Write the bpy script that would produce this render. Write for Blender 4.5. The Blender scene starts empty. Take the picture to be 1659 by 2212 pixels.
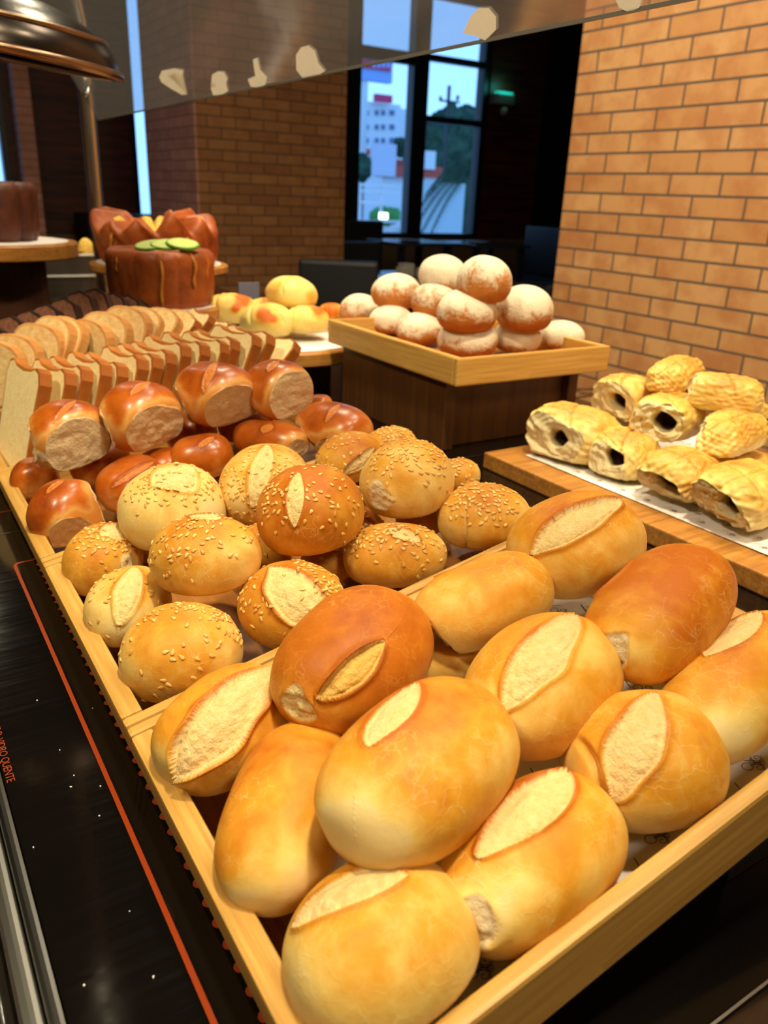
import bpy, bmesh, math, random
import numpy as np
from mathutils import Vector, Matrix, Euler

rnd = random.Random(7)
COL = bpy.context.scene.collection
PI = math.pi

# ------------------------------------------------------------------ camera
IW, IH = 1659.0, 2212.0
CX, CY, F = IW / 2, IH / 2, 1709.5
YAW, PITCH, ROLL = 0.576886, 0.380554, 0.04294
H = 0.359                                   # eye height above the counter (z = 0)
fw = np.array([math.sin(YAW) * math.cos(PITCH), math.cos(YAW) * math.cos(PITCH), -math.sin(PITCH)])
_r = np.array([math.cos(YAW), -math.sin(YAW), 0.0])
_u = np.cross(_r, fw)
rt = math.cos(ROLL) * _r + math.sin(ROLL) * _u
up = -math.sin(ROLL) * _r + math.cos(ROLL) * _u
CAM = np.array([0.0, 0.0, H])

def ray(px, py):
    return fw + rt * (px - CX) / F - up * (py - CY) / F
def proj(p):
    p = np.asarray(p, float) - CAM
    d = p @ fw
    return np.array([CX + F * (p @ rt) / d, CY - F * (p @ up) / d])
def onz(px, py, z):
    d = ray(px, py); return CAM + d * ((z - H) / d[2])
def ony(px, py, y):
    d = ray(px, py); return CAM + d * (y / d[1])
def onx(px, py, x):
    d = ray(px, py); return CAM + d * (x / d[0])
def atd(px, py, d):
    return CAM + ray(px, py) * d

cd = bpy.data.cameras.new('camera'); cam = bpy.data.objects.new('camera', cd); COL.objects.link(cam)
M = Matrix(((rt[0], up[0], -fw[0], 0), (rt[1], up[1], -fw[1], 0), (rt[2], up[2], -fw[2], H), (0, 0, 0, 1)))
cam.matrix_world = M
cd.sensor_fit = 'VERTICAL'; cd.sensor_height = 36.0; cd.lens = F / IH * 36.0
cd.clip_start = 0.01; cd.clip_end = 300
cd.dof.use_dof = True; cd.dof.focus_distance = 0.56; cd.dof.aperture_fstop = cd.lens / 3.0
bpy.context.scene.camera = cam

# tray frame (three measured trays, tilted up to the right)
P = 0.27
TIL = 0.19772
TW = 1.372 * P
TO = np.array([0.33914 * P, 0.5857 * P, H - 1.1746 * P])
ex = np.array([math.cos(TIL), 0, math.sin(TIL)]); ey = np.array([0, 1.0, 0]); en = np.array([-math.sin(TIL), 0, math.cos(TIL)])
RIMH = 0.0405
def tpt(a, b, c=0.0):                      # metres in the tray frame; c above the rim top
    return TO + ex * a + ey * b + en * c
def onplane(px, py, c):                    # pixel -> plane parallel to the tray
    d = ray(px, py); t = ((TO + en * c - CAM) @ en) / (d @ en)
    return CAM + d * t

# ------------------------------------------------------------------ object helpers
def tag(o, label=None, cat=None, group=None, kind=None):
    if label: o['label'] = label
    if cat: o['category'] = cat
    if group: o['group'] = group
    if kind: o['kind'] = kind
    return o
def empty(name, loc=(0, 0, 0), label=None, cat=None, group=None):
    o = bpy.data.objects.new(name, None); COL.objects.link(o); o.location = loc; o.empty_display_size = .02
    return tag(o, label, cat, group)
def link(name, me, mat=None, parent=None, mw=None):
    o = bpy.data.objects.new(name, me); COL.objects.link(o)
    if mat is not None and not me.materials: me.materials.append(mat)
    if mw is not None: o.matrix_world = mw
    if parent is not None:
        o.parent = parent
        o.matrix_parent_inverse = mat_of(parent).inverted()
    return o
def mat_of(o):
    if o.parent is None: return o.matrix_basis.copy()
    return mat_of(o.parent) @ o.matrix_parent_inverse @ o.matrix_basis
def bm_mesh(name, bm, smooth=False):
    me = bpy.data.meshes.new(name); bm.normal_update(); bm.to_mesh(me); bm.free()
    if smooth: me.polygons.foreach_set('use_smooth', [True] * len(me.polygons))
    return me
def bobj(name, bm, mat, parent=None, smooth=False):
    return link(name, bm_mesh(name, bm, smooth), mat, parent)
def frame(o, x, y, z):
    return Matrix(((x[0], y[0], z[0], o[0]), (x[1], y[1], z[1], o[1]), (x[2], y[2], z[2], o[2]), (0, 0, 0, 1)))
def add_box(bm, lo, hi, mw=None, bev=0.0, seg=2):
    c = [(lo[i] + hi[i]) / 2 for i in range(3)]; s = [abs(hi[i] - lo[i]) for i in range(3)]
    g = bmesh.ops.create_cube(bm, size=1.0, matrix=Matrix.Translation(c) @ Matrix.Diagonal((*s, 1)))
    vs = g['verts']
    if bev > 0:
        es = list({e for v in vs for e in v.link_edges})
        r = bmesh.ops.bevel(bm, geom=es, offset=min(bev, min(s) * .45), segments=seg, affect='EDGES', profile=.6)
        vs = list({v for f in r['faces'] for v in f.verts} | {v for v in vs if v.is_valid})
        # every vertex of this island
        st = list(vs); seen = set(st)
        while st:
            v = st.pop()
            for e in v.link_edges:
                w = e.other_vert(v)
                if w not in seen: seen.add(w); st.append(w)
        vs = list(seen)
    if mw is not None: bmesh.ops.transform(bm, matrix=mw, verts=vs)
    return vs
def box(name, lo, hi, mat, parent=None, mw=None, bev=0.0, seg=2):
    bm = bmesh.new(); add_box(bm, lo, hi, None, bev, seg)
    me = bm_mesh(name, bm)
    return link(name, me, mat, parent, mw)
def add_lathe(bm, prof, n=48, fr=None, mw=None, cap=True):
    """prof: list of (r,z); fr(theta, r, z) -> (r, z)"""
    rings = []
    for r, z in prof:
        ring = []
        for i in range(n):
            t = 2 * PI * i / n
            rr, zz = (fr(t, r, z) if fr else (r, z))
            ring.append(bm.verts.new((rr * math.cos(t), rr * math.sin(t), zz)))
        rings.append(ring)
    for a, b in zip(rings[:-1], rings[1:]):
        for i in range(n):
            bm.faces.new((a[i], a[(i + 1) % n], b[(i + 1) % n], b[i]))
    if cap:
        bm.faces.new(list(reversed(rings[0]))); bm.faces.new(rings[-1])
    if mw is not None: bmesh.ops.transform(bm, matrix=mw, verts=[v for r in rings for v in r])
def add_tube(bm, pts, rad, n=12, caps=True):
    pts = [Vector(p) for p in pts]; rings = []; prev = None
    for i, p in enumerate(pts):
        d = (pts[min(i + 1, len(pts) - 1)] - pts[max(i - 1, 0)]).normalized()
        if prev is None:
            s = d.cross(Vector((0, 0, 1)))
            if s.length < 1e-3: s = d.cross(Vector((1, 0, 0)))
            s.normalize()
        else:
            s = (prev - d * prev.dot(d)).normalized()
        prev = s; t = d.cross(s); r = rad(i / (len(pts) - 1)) if callable(rad) else rad
        rings.append([bm.verts.new(p + (s * math.cos(a) + t * math.sin(a)) * r) for a in [2 * PI * k / n for k in range(n)]])
    for a, b in zip(rings[:-1], rings[1:]):
        for i in range(n): bm.faces.new((a[i], a[(i + 1) % n], b[(i + 1) % n], b[i]))
    if caps: bm.faces.new(list(reversed(rings[0]))); bm.faces.new(rings[-1])
def add_poly(bm, pts, thick, mw=None):
    """extrude a 2D outline (xy) between z=0 and z=thick"""
    a = [bm.verts.new((p[0], p[1], 0)) for p in pts]; b = [bm.verts.new((p[0], p[1], thick)) for p in pts]; n = len(pts)
    bm.faces.new(list(reversed(a))); bm.faces.new(b)
    for i in range(n): bm.faces.new((a[i], a[(i + 1) % n], b[(i + 1) % n], b[i]))
    if mw is not None: bmesh.ops.transform(bm, matrix=mw, verts=a + b)

# ------------------------------------------------------------------ materials
def sRGB(r, g, b):
    f = lambda c: (c / 255 / 12.92) if c <= 10 else ((c / 255 + .055) / 1.055) ** 2.4
    return (f(r), f(g), f(b), 1)
class NT:
    def __init__(s, name):
        s.m = bpy.data.materials.new(name); s.m.use_nodes = True; s.t = s.m.node_tree
        s.b = s.t.nodes['Principled BSDF']
        s.tc = s.n('ShaderNodeTexCoord')
    def n(s, k, **kw):
        x = s.t.nodes.new(k)
        for a, v in kw.items(): setattr(x, a, v)
        return x
    def l(s, a, b): s.t.links.new(a, b)
    def val(s, sock, v):
        if isinstance(v, bpy.types.NodeSocket): s.l(v, sock)
        else: sock.default_value = v
    def obj(s, sc=(1, 1, 1), loc=(0, 0, 0), src='Object'):
        m = s.n('ShaderNodeMapping'); m.inputs['Scale'].default_value = sc; m.inputs['Location'].default_value = loc
        s.l(s.tc.outputs[src], m.inputs[0]); return m.outputs[0]
    def noise(s, vec, scale, detail=3, rough=.55, dist=0.0):
        x = s.n('ShaderNodeTexNoise'); s.l(vec, x.inputs['Vector']); x.inputs['Scale'].default_value = scale
        x.inputs['Detail'].default_value = detail; x.inputs['Roughness'].default_value = rough; x.inputs['Distortion'].default_value = dist
        return x.outputs['Fac']
    def math(s, op, a, b=0.0, c=None, clamp=False):
        x = s.n('ShaderNodeMath', operation=op); x.use_clamp = clamp
        s.val(x.inputs[0], a); s.val(x.inputs[1], b)
        if c is not None: s.val(x.inputs[2], c)
        return x.outputs[0]
    def ramp(s, fac, stops, interp='LINEAR'):
        x = s.n('ShaderNodeValToRGB'); x.color_ramp.interpolation = interp
        e = x.color_ramp.elements
        while len(e) < len(stops): e.new(.5)
        for i, (p, c) in enumerate(stops):
            e[i].position = p; e[i].color = c if len(c) == 4 else (*c, 1)
        s.val(x.inputs[0], fac); return x.outputs[0]
    def mr(s, v, a, b, c=0.0, d=1.0):
        x = s.n('ShaderNodeMapRange'); s.val(x.inputs[0], v)
        for i, q in enumerate((a, b, c, d)): s.val(x.inputs[i + 1], q)
        return x.outputs[0]
    def mix(s, f, a, b, mode='MIX'):
        x = s.n('ShaderNodeMix', data_type='RGBA', blend_type=mode)
        s.val(x.inputs[0], f); s.val(x.inputs[6], a); s.val(x.inputs[7], b); return x.outputs[2]
    def attr(s, name):
        x = s.n('ShaderNodeAttribute'); x.attribute_name = name; return x.outputs['Fac']
    def add3(s, vec, off):
        x = s.n('ShaderNodeVectorMath', operation='ADD'); s.l(vec, x.inputs[0]); s.l(off, x.inputs[1]); return x.outputs[0]
    def bump(s, h, st, dist=.001):
        x = s.n('ShaderNodeBump'); s.val(x.inputs['Strength'], st); x.inputs['Distance'].default_value = dist
        s.l(h, x.inputs['Height']); s.l(x.outputs[0], s.b.inputs['Normal']); return x
    def base(s, v): s.val(s.b.inputs['Base Color'], v)
    def set(s, rough=None, spec=None, metal=None, coat=None, emis=None, es=None):
        if rough is not None: s.val(s.b.inputs['Roughness'], rough)
        if spec is not None: s.b.inputs['Specular IOR Level'].default_value = spec
        if metal is not None: s.b.inputs['Metallic'].default_value = metal
        if coat is not None: s.b.inputs['Coat Weight'].default_value = coat; s.b.inputs['Coat Roughness'].default_value = .15
        if emis is not None: s.val(s.b.inputs['Emission Color'], emis); s.b.inputs['Emission Strength'].default_value = es
        return s.m

def rndshift(n):
    oi = n.n('ShaderNodeObjectInfo'); v = n.n('ShaderNodeCombineXYZ')
    a = n.math('MULTIPLY', oi.outputs['Random'], 3.7); n.l(a, v.inputs[0]); n.l(a, v.inputs[1]); n.l(a, v.inputs[2])
    return n.add3(n.tc.outputs['Object'], v.outputs[0])

def bread_mat(name, pale, mid, deep, cream, crumb, rough=.5, spec=.35, coat=0, crackle=.5, tornscale=1.0, burnt=None):
    n = NT(name); v = rndshift(n)
    n1 = n.noise(v, 30, 4, .6, .3); n2 = n.noise(v, 120, 3, .6)
    k = n.math('ADD', n.attr('bake'), n.math('MULTIPLY', n.math('SUBTRACT', n1, .5), 1.1))
    k = n.math('ADD', k, n.math('MULTIPLY', n.math('SUBTRACT', n2, .5), .18))
    stops = [(0.0, tuple(x * .35 + y * .65 for x, y in zip(pale, cream))), (.2, pale), (.55, mid), (.98, deep)]
    c = n.ramp(k, stops)
    # fine crackle of the crust
    dv = n.n('ShaderNodeTexNoise'); n.l(v, dv.inputs['Vector']); dv.inputs['Scale'].default_value = 60; dv.inputs['Detail'].default_value = 3
    sc = n.n('ShaderNodeVectorMath', operation='SCALE'); n.l(dv.outputs['Color'], sc.inputs[0]); sc.inputs['Scale'].default_value = .022
    vv = n.add3(v, sc.outputs[0])
    vo = n.n('ShaderNodeTexVoronoi', feature='DISTANCE_TO_EDGE'); n.l(vv, vo.inputs['Vector']); vo.inputs['Scale'].default_value = 88
    line = n.mr(vo.outputs['Distance'], 0.0, .035, 1, 0)
    area = n.mr(n.noise(v, 22, 2), .40, .66)
    line = n.math('MULTIPLY', line, area)
    c = n.mix(n.math('MULTIPLY', line, crackle), c, cream)
    sp = n.mr(n.noise(v, 420, 2, .5), .66, .76)
    c = n.mix(n.math('MULTIPLY', sp, .3 * crackle), c, cream)
    # opened cut
    s = n.attr('slash'); sn = n.mr(n.noise(v, 160, 4, .7), .25, .75)
    cc = n.mix(n.math('MULTIPLY', sn, .55), cream, mid)
    c = n.mix(n.mr(s, .25, .75), c, cc)
    t = n.attr('torn'); tn = n.mr(n.noise(v, 90 * tornscale, 5, .7, .6), .3, .7)
    cr = n.mix(n.math('MULTIPLY', tn, .6), crumb, tuple(x * .74 for x in crumb[:3]) + (1,))
    c = n.mix(n.mr(t, .3, .7), c, cr)
    if burnt is not None:
        bt = n.attr('fill'); c = n.mix(n.mr(bt, .35, .6), c, burnt)
    n.base(c)
    rg = n.math('ADD', n.math('MULTIPLY', n.math('MAXIMUM', s, t), .35), rough, clamp=True)
    n.set(rg, spec)
    if coat:
        n.val(n.b.inputs['Coat Weight'], n.math('MULTIPLY', n.math('SUBTRACT', 1.0, t, clamp=True), coat)); n.b.inputs['Coat Roughness'].default_value = .22
    h = n.math('MULTIPLY', n.noise(v, 260, 4, .7), n.math('ADD', n.math('MULTIPLY', n.math('MAXIMUM', s, t), 2.6), .18))
    h = n.math('ADD', h, n.math('MULTIPLY', line, .25 * crackle))
    n.bump(h, .55, .0022)
    return n.m

MB = {}
MB['roll'] = bread_mat('roll_crust', sRGB(236, 196, 106), sRGB(218, 150, 44), sRGB(186, 98, 14), sRGB(238, 212, 154), sRGB(240, 218, 178), .46, .22, crackle=.34)
MB['brownroll'] = bread_mat('brown_roll_crust', sRGB(214, 146, 50), sRGB(188, 106, 24), sRGB(154, 74, 10), sRGB(238, 196, 104), sRGB(230, 200, 136), .46, .22, crackle=.3)
MB['sesame'] = bread_mat('sesame_crust', sRGB(234, 200, 118), sRGB(216, 154, 52), sRGB(182, 100, 18), sRGB(238, 214, 154), sRGB(236, 210, 160), .48, .22, crackle=.35)
MB['milk'] = bread_mat('milk_bun_crust', sRGB(218, 160, 84), sRGB(192, 98, 20), sRGB(146, 62, 8), sRGB(208, 122, 42), sRGB(240, 212, 164), .34, .4, coat=.4, crackle=0)
MB['cheese'] = bread_mat('cheese_bun_crust', sRGB(248, 220, 130), sRGB(242, 190, 80), sRGB(218, 106, 10), sRGB(248, 226, 150), sRGB(250, 230, 170), .46, .25, crackle=.1)
MB['pastry'] = bread_mat('puff_pastry', sRGB(244, 220, 144), sRGB(230, 184, 86), sRGB(196, 122, 34), sRGB(246, 226, 160), sRGB(246, 226, 172), .42, .4, crackle=.5, burnt=sRGB(52, 22, 16))

def flour_mat():
    n = NT('floured_crust'); v = rndshift(n)
    a = n.noise(v, 34, 5, .62, .5); b = n.noise(v, 190, 4, .7)
    k = n.math('ADD', n.math('ADD', a, n.attr('bake')), n.math('MULTIPLY', n.math('SUBTRACT', b, .5), .55))
    m = n.mr(k, .56, .80)
    crust = n.mix(n.noise(v, 60, 3), sRGB(176, 98, 40), sRGB(214, 140, 66))
    n.base(n.mix(m, crust, n.mix(b, sRGB(250, 240, 214), sRGB(222, 200, 168))))
    n.set(.75, .2); n.bump(n.math('ADD', n.math('MULTIPLY', m, .5), b), .6, .0025); return n.m
MB['flour'] = flour_mat()

def simple(name, col, rough=.5, spec=.5, metal=0.0, var=None, vs=8, vd=2, bump=0, bs=200, coat=None):
    n = NT(name); v = n.tc.outputs['Object']
    if var is not None: n.base(n.mix(n.mr(n.noise(v, vs, vd + 2, .6), .3, .7), col, var))
    else:
        n.base(n.mix(n.noise(v, 40, 2), col, tuple(c * .93 for c in col[:3]) + (1,)))
    n.set(rough, spec, metal, coat)
    if bump: n.bump(n.noise(v, bs, 4, .6), bump, .001)
    return n.m

def bamboo(name, c1, c2, axis=0, rough=.42, strip=.0):
    n = NT(name); s = [260, 260, 260]; s[axis] = 9
    v = n.obj(tuple(s)); g = n.noise(v, 1, 3, .6)
    s2 = [60, 60, 60]; s2[axis] = 3; g2 = n.noise(n.obj(tuple(s2)), 1, 2, .5)
    k = n.math('ADD', n.math('MULTIPLY', g, .65), n.math('MULTIPLY', g2, .35))
    c = n.ramp(k, [(.3, c2), (.62, c1)])
    # bamboo strips: blocks of slightly different tone
    s3 = [45, 45, 45]; s3[axis] = 5
    vo = n.n('ShaderNodeTexVoronoi', distance='CHEBYCHEV'); n.l(n.obj(tuple(s3)), vo.inputs['Vector']); vo.inputs['Scale'].default_value = 1; vo.inputs['Randomness'].default_value = .35
    sx = n.n('ShaderNodeSeparateColor'); n.l(vo.outputs['Color'], sx.inputs[0])
    c = n.mix(n.math('MULTIPLY', sx.outputs[0], .35), c, tuple(x * .6 for x in c2[:3]) + (1,))
    n.base(c); n.set(rough, .4); n.bump(g, .25, .0006); return n.m
BW1, BW2 = sRGB(226, 178, 94), sRGB(190, 134, 56)
WX = bamboo('bamboo_x', BW1, BW2, 0); WY = bamboo('bamboo_y', BW1, BW2, 1)
WF = bamboo('shaded_bamboo_floor', sRGB(186, 124, 60), sRGB(146, 88, 36), 1)  # darker than the rails: shade between the breads put into the floor colour
WS = bamboo('board_wood', sRGB(206, 142, 66), sRGB(150, 92, 36), 0, .4)
WD = bamboo('stand_wood', sRGB(92, 50, 22), sRGB(62, 32, 14), 2, .5)
WPED = bamboo('shaded_pedestal_wood', sRGB(104, 64, 26), sRGB(74, 42, 18), 2, .5)  # wood darkened, the shade under the raised tray is in its colour
CHROME = simple('brushed_steel', sRGB(190, 186, 178), .2, .5, 1.0)
STEEL = simple('dull_steel', sRGB(150, 146, 138), .35, .5, 1.0)
BLACKM = simple('black_plastic', sRGB(22, 20, 20), .35, .4)
PAPER = simple('paper', sRGB(246, 236, 230), .7, .2, bump=.15, bs=60)
INK = simple('dark_ink', sRGB(62, 34, 30), .6, .2)
DARKWOOD = bamboo('dark_panel', sRGB(74, 34, 24), sRGB(44, 20, 16), 0, .5)
CHAIRM = simple('black_leather', sRGB(30, 29, 31), .45, .4)
TABLEM = simple('black_gloss_table', sRGB(50, 54, 64), .12, .9)
WHITEM = simple('white_ceramic', sRGB(232, 228, 220), .25, .5)
def glass_counter():
    n = NT('black_glass'); v = n.tc.outputs['Object']
    n.base(n.mix(n.noise(v, 6, 3), sRGB(9, 7, 6), sRGB(17, 13, 11)))
    s = n.noise(n.obj((3, 60, 1)), 4, 4, .7)
    n.set(n.mr(s, .3, .8, .05, .16), .5)
    return n.m
GLASSB = glass_counter()
ORANGE = simple('orange_print', sRGB(150, 54, 14), .35, .4)
ORANGED = simple('faded_orange_print', sRGB(150, 58, 26), .4, .3)

def brick_mat(name, ax, c1, c2, mortar, bw=.245, bh=.0765, off=(0, 0), bumpy=.4, dirt=.4):
    n = NT(name); g = n.n('ShaderNodeNewGeometry'); sp = n.n('ShaderNodeSeparateXYZ'); n.l(g.outputs['Position'], sp.inputs[0])
    cb = n.n('ShaderNodeCombineXYZ')
    n.l(n.math('ADD', sp.outputs[ax], off[0]), cb.inputs[0]); n.l(n.math('ADD', sp.outputs[2], off[1]), cb.inputs[1])
    b = n.n('ShaderNodeTexBrick'); n.l(cb.outputs[0], b.inputs['Vector'])
    b.inputs['Scale'].default_value = 1; b.inputs['Brick Width'].default_value = bw; b.inputs['Row Height'].default_value = bh
    b.inputs['Mortar Size'].default_value = .0042; b.inputs['Mortar Smooth'].default_value = .25; b.inputs['Bias'].default_value = -.15
    b.inputs['Color1'].default_value = c1; b.inputs['Color2'].default_value = c2; b.inputs['Mortar'].default_value = mortar
    nz = n.mr(n.noise(g.outputs['Position'], 11, 3, .6), .42, .64)
    c = n.mix(n.math('MULTIPLY', n.math('MULTIPLY', nz, n.math('SUBTRACT', 1.0, b.outputs['Fac'])), dirt), b.outputs['Color'], tuple(x * y for x, y in zip(c2[:3], (.72, .42, .3))) + (1,))
    n.base(c); n.set(.6, .3)
    n.bump(n.math('SUBTRACT', 1.0, b.outputs['Fac']), bumpy, .004); return n.m

# ------------------------------------------------------------------ bread body: a quad sphere shaped with numpy
_qs = {}
def quad_sphere(n):
    if n in _qs: return _qs[n]
    t = np.tan(np.linspace(-PI / 4, PI / 4, n + 1)); a, b = np.meshgrid(t, t, indexing='ij'); o = np.ones_like(a)
    faces = []; pts = []
    for m in ((o, a, b), (-o, b, a), (b, o, a), (a, -o, b), (a, b, o), (b, a, -o)):
        pts.append(np.stack(m, -1).reshape(-1, 3))
    pts = np.concatenate(pts); pts /= np.linalg.norm(pts, axis=1)[:, None]
    key = np.round(pts * 1e5).astype(np.int64)
    _, idx, inv = np.unique(key, axis=0, return_index=True, return_inverse=True); inv = inv.reshape(-1)
    for f in range(6):
        g = (np.arange((n + 1) ** 2) + f * (n + 1) ** 2).reshape(n + 1, n + 1)
        q = np.stack([g[:-1, :-1], g[1:, :-1], g[1:, 1:], g[:-1, 1:]], -1).reshape(-1, 4)
        faces.append(q)
    q = inv[np.concatenate(faces)]
    p = pts[idx]
    # consistent outward winding
    nn = np.cross(p[q[:, 1]] - p[q[:, 0]], p[q[:, 2]] - p[q[:, 0]]); c = p[q].mean(1)
    fl = (nn * c).sum(1) < 0; q[fl] = q[fl][:, ::-1]
    _qs[n] = (p, q); return _qs[n]

class Lumps:
    """smooth cheap 3D noise: sum of random plane waves"""
    def __init__(s, seed, freq, k=14):
        r = np.random.RandomState(seed); d = r.normal(size=(k, 3)); d /= np.linalg.norm(d, axis=1)[:, None]
        s.w = d * freq * r.uniform(.6, 1.5, (k, 1)); s.p = r.uniform(0, 2 * PI, k); s.k = k
    def __call__(s, v): return np.sin(v @ s.w.T + s.p).sum(1) / math.sqrt(s.k)
def sst(x, a, b):
    t = np.clip((x - a) / (b - a), 0, 1); return t * t * (3 - 2 * t)
def unit(v): v = np.asarray(v, float); return v / np.linalg.norm(v)

def mesh_np(name, P_, Q_, attrs, mat):
    me = bpy.data.meshes.new(name); nv, nf = len(P_), len(Q_)
    me.vertices.add(nv); me.vertices.foreach_set('co', P_.astype(np.float32).ravel())
    me.loops.add(nf * 4); me.loops.foreach_set('vertex_index', Q_.astype(np.int32).ravel())
    me.polygons.add(nf); me.polygons.foreach_set('loop_start', np.arange(nf, dtype=np.int32) * 4)
    me.update(calc_edges=True); me.polygons.foreach_set('use_smooth', np.ones(nf, bool))
    for k, a in attrs.items():
        at = me.attributes.new(k, 'FLOAT', 'POINT'); at.data.foreach_set('value', a.astype(np.float32))
    me.materials.append(mat); me.update(); return me

def bread_shape(seed, dims, n=56, pu=2.3, pv=2.1, flat=.55, slash=None, cuts=(), tears=(), bake=.5, bakedir=(0, 0, 1), bakeamt=.25, endpale=.25, lump=.017, fine=0.0, hole=None, creases=(), pales=()):
    """dims = half sizes (long, across, up). local x long, y across, z up (crown)"""
    s, q = quad_sphere(n); s = s.copy(); L1 = Lumps(seed, 2.2); L2 = Lumps(seed + 1, 9); L3 = Lumps(seed + 2, 26)
    rad = (np.abs(s[:, 0]) ** pu + (np.abs(s[:, 1]) ** pv + np.abs(s[:, 2]) ** pv) ** (pu / pv)) ** (-1 / pu)
    p = s * rad[:, None]
    p *= (1 + lump * 1.6 * L1(s) + lump * .35 * L2(s))[:, None]
    # flattened underside
    z = p[:, 2]; zf = -flat; lo = z < zf * .6
    z2 = np.where(lo, zf * .6 + (zf - zf * .6) * (1 - np.exp(-(zf * .6 - z) / abs(zf - zf * .6))), z); p[:, 2] = z2
    S = np.zeros(len(s)); T = np.zeros(len(s)); Fi = np.zeros(len(s))
    B = bake + bakeamt * (s @ unit(bakedir)) - endpale * np.abs(s[:, 0]) ** 3 - .25 * sst(-s[:, 2], .1, .7)
    for d_, r_, am in pales: B -= am * np.exp(-(np.arccos(np.clip(s @ d_, -1, 1)) / r_) ** 2)
    if slash:
        for sl in (slash if isinstance(slash, list) else [slash]):
            c0 = unit(sl['c']); a = np.asarray(sl['a'], float); a = unit(a - c0 * (a @ c0)); b = np.cross(c0, a)
            l0, w0, dep, ear = sl.get('l', .75), sl.get('w', .25), sl.get('d', .05), sl.get('ear', 1)
            q1 = s @ a; q2 = s @ b; fr = (s @ c0) > 0
            q2 = q2 + .02 * L2(s) * w0 / .25 - sl.get('bow', .1) * (q1 / l0) ** 2 * w0
            w = w0 * np.clip(1 - (q1 / l0) ** 2, 0, 1) ** .8
            e = (w - np.abs(q2)); ins = sst(e, -.008, .02) * fr
            S = np.maximum(S, ins)
            tt = np.clip(q2 * ear / np.maximum(w, 1e-3), -1, 1)            # 1 at the lifted lip
            depth = dep * (.5 + .5 * sst(tt, -.2, .8) + .45 * sst(-tt, .55, .98)) * ins * np.clip(w / w0 * 1.3, 0, 1)
            lip = np.exp(-((q2 * ear - w) / .05) ** 2) * (q2 * ear > w - .01) * (w > .01) * fr * dep * .75 + np.exp(-((q2 * ear + w) / .06) ** 2) * (-q2 * ear > w - .008) * (w > .01) * fr * dep * .45
            rough = ins * .006 * L3(s * 1.6)
            p *= (1 - depth + lip + rough)[:, None]
            B += .22 * np.exp(-((np.abs(q2) - w) / .07) ** 2) * (w > .02) * fr
    for c in creases:
        c0 = unit(c['n']); o = c.get('o', 0); dd = s @ c0 - o + .02 * L1(s)
        m = np.exp(-(dd / c.get('w', .05)) ** 2) * sst(s @ unit(c.get('at', (0, 0, 1))), c.get('lo', 0), c.get('lo', 0) + .3)
        p *= (1 - c.get('d', .06) * m)[:, None]; S = np.maximum(S, m * c.get('s', 0.0)); B += m * c.get('b', 0)
    for c in cuts:                                                     # torn or cut flat faces
        d = unit(c['d']); o = c['o']; t = p @ d - o + .014 * L2(s)
        m = sst(t, -.012, .02); k = c.get('k', .92)
        tang = p - np.outer(p @ d, d)
        p = p - np.outer(np.maximum(t, 0) * k, d)
        T = np.maximum(T, m); B -= c.get('pale', .55) * sst(t, -.34, 0)
        rr = np.linalg.norm(tang - unit_t(c, d), axis=1) if 'h' in c else None
        ro = c.get('r', .02)
        sw = L3(s * .8) * ro * .6 + L2(s * 1.3) * ro
        p = p + np.outer(m * sw, d)
        if 'swirl' in c:
            an = np.linalg.norm(tang, axis=1); p = p - np.outer(m * c['swirl'] * (np.exp(-(an / .16) ** 2) + .35 * np.exp(-((an - .38) / .06) ** 2)), d)
        if 'h' in c:                                                   # hollow with filling
            hr = c['h']; hm = sst(hr - rr * (1 + .18 * L2(s)), -.03, .1) * m
            p = p - np.outer(hm * c.get('hd', .5), d); Fi = np.maximum(Fi, hm)
            lay = m * (1 - hm) * .010 * np.sin(rr * 34 + 4 * L1(s) + 1.5 * L2(s)); p = p + np.outer(lay, d)
    for c in tears:                                                    # pale rough patches
        d = unit(c['d']); a = s @ d; w = c.get('w', .3)
        m = sst(a + .035 * L2(s), math.cos(w) - .02, math.cos(w) + .03)
        T = np.maximum(T, m * c.get('t', 1)); p *= (1 - m * c.get('dep', .05) + m * c.get('r', .012) * L3(s))[:, None]
        p *= (1 + .03 * np.exp(-((a - math.cos(w)) / .03) ** 2))[:, None]
    if fine: p *= (1 + fine * L3(s))[:, None]
    p = p * np.asarray(dims)
    return p, q, dict(slash=S, torn=T, bake=B, fill=Fi)
def unit_t(c, d):
    v = np.asarray(c.get('hc', (0, 0, 0)), float); return v - d * (v @ d)

def fit_dims(C, A, B_, N_, ang, lpx, wpx, cr, flat=.6):
    """half sizes so that the projected ellipsoid spans lpx along the image angle and wpx across"""
    def grad(dirpx):
        e = 1e-3; out = []
        for ax in (A, B_, N_): out.append(((proj(C + ax * e) - proj(C)) @ dirpx) / e)
        return np.array(out)
    g1 = grad(np.array([math.cos(ang), -math.sin(ang)])); g2 = grad(np.array([math.sin(ang), math.cos(ang)]))
    a, b = lpx / 2 / abs(g1[0] + 1e-9), wpx / 2 / max(np.linalg.norm(g2[1:]), 1e-9)
    for _ in range(60):
        c = cr * b
        r1 = math.sqrt((lpx / 2) ** 2 - min((g1[1] * b) ** 2 + (g1[2] * c) ** 2, (lpx / 2) ** 2 * .9))
        a2 = r1 / max(abs(g1[0]), 1e-6)
        r2 = math.sqrt(max((wpx / 2) ** 2 - (g2[0] * a2) ** 2, (wpx / 2) ** 2 * .1))
        b2 = r2 / math.sqrt(g2[1] ** 2 + (g2[2] * cr) ** 2)
        a, b = .5 * a + .5 * a2, .5 * b + .5 * b2
    a = min(a, 2.2 * b)
    return a, b, cr * b

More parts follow.
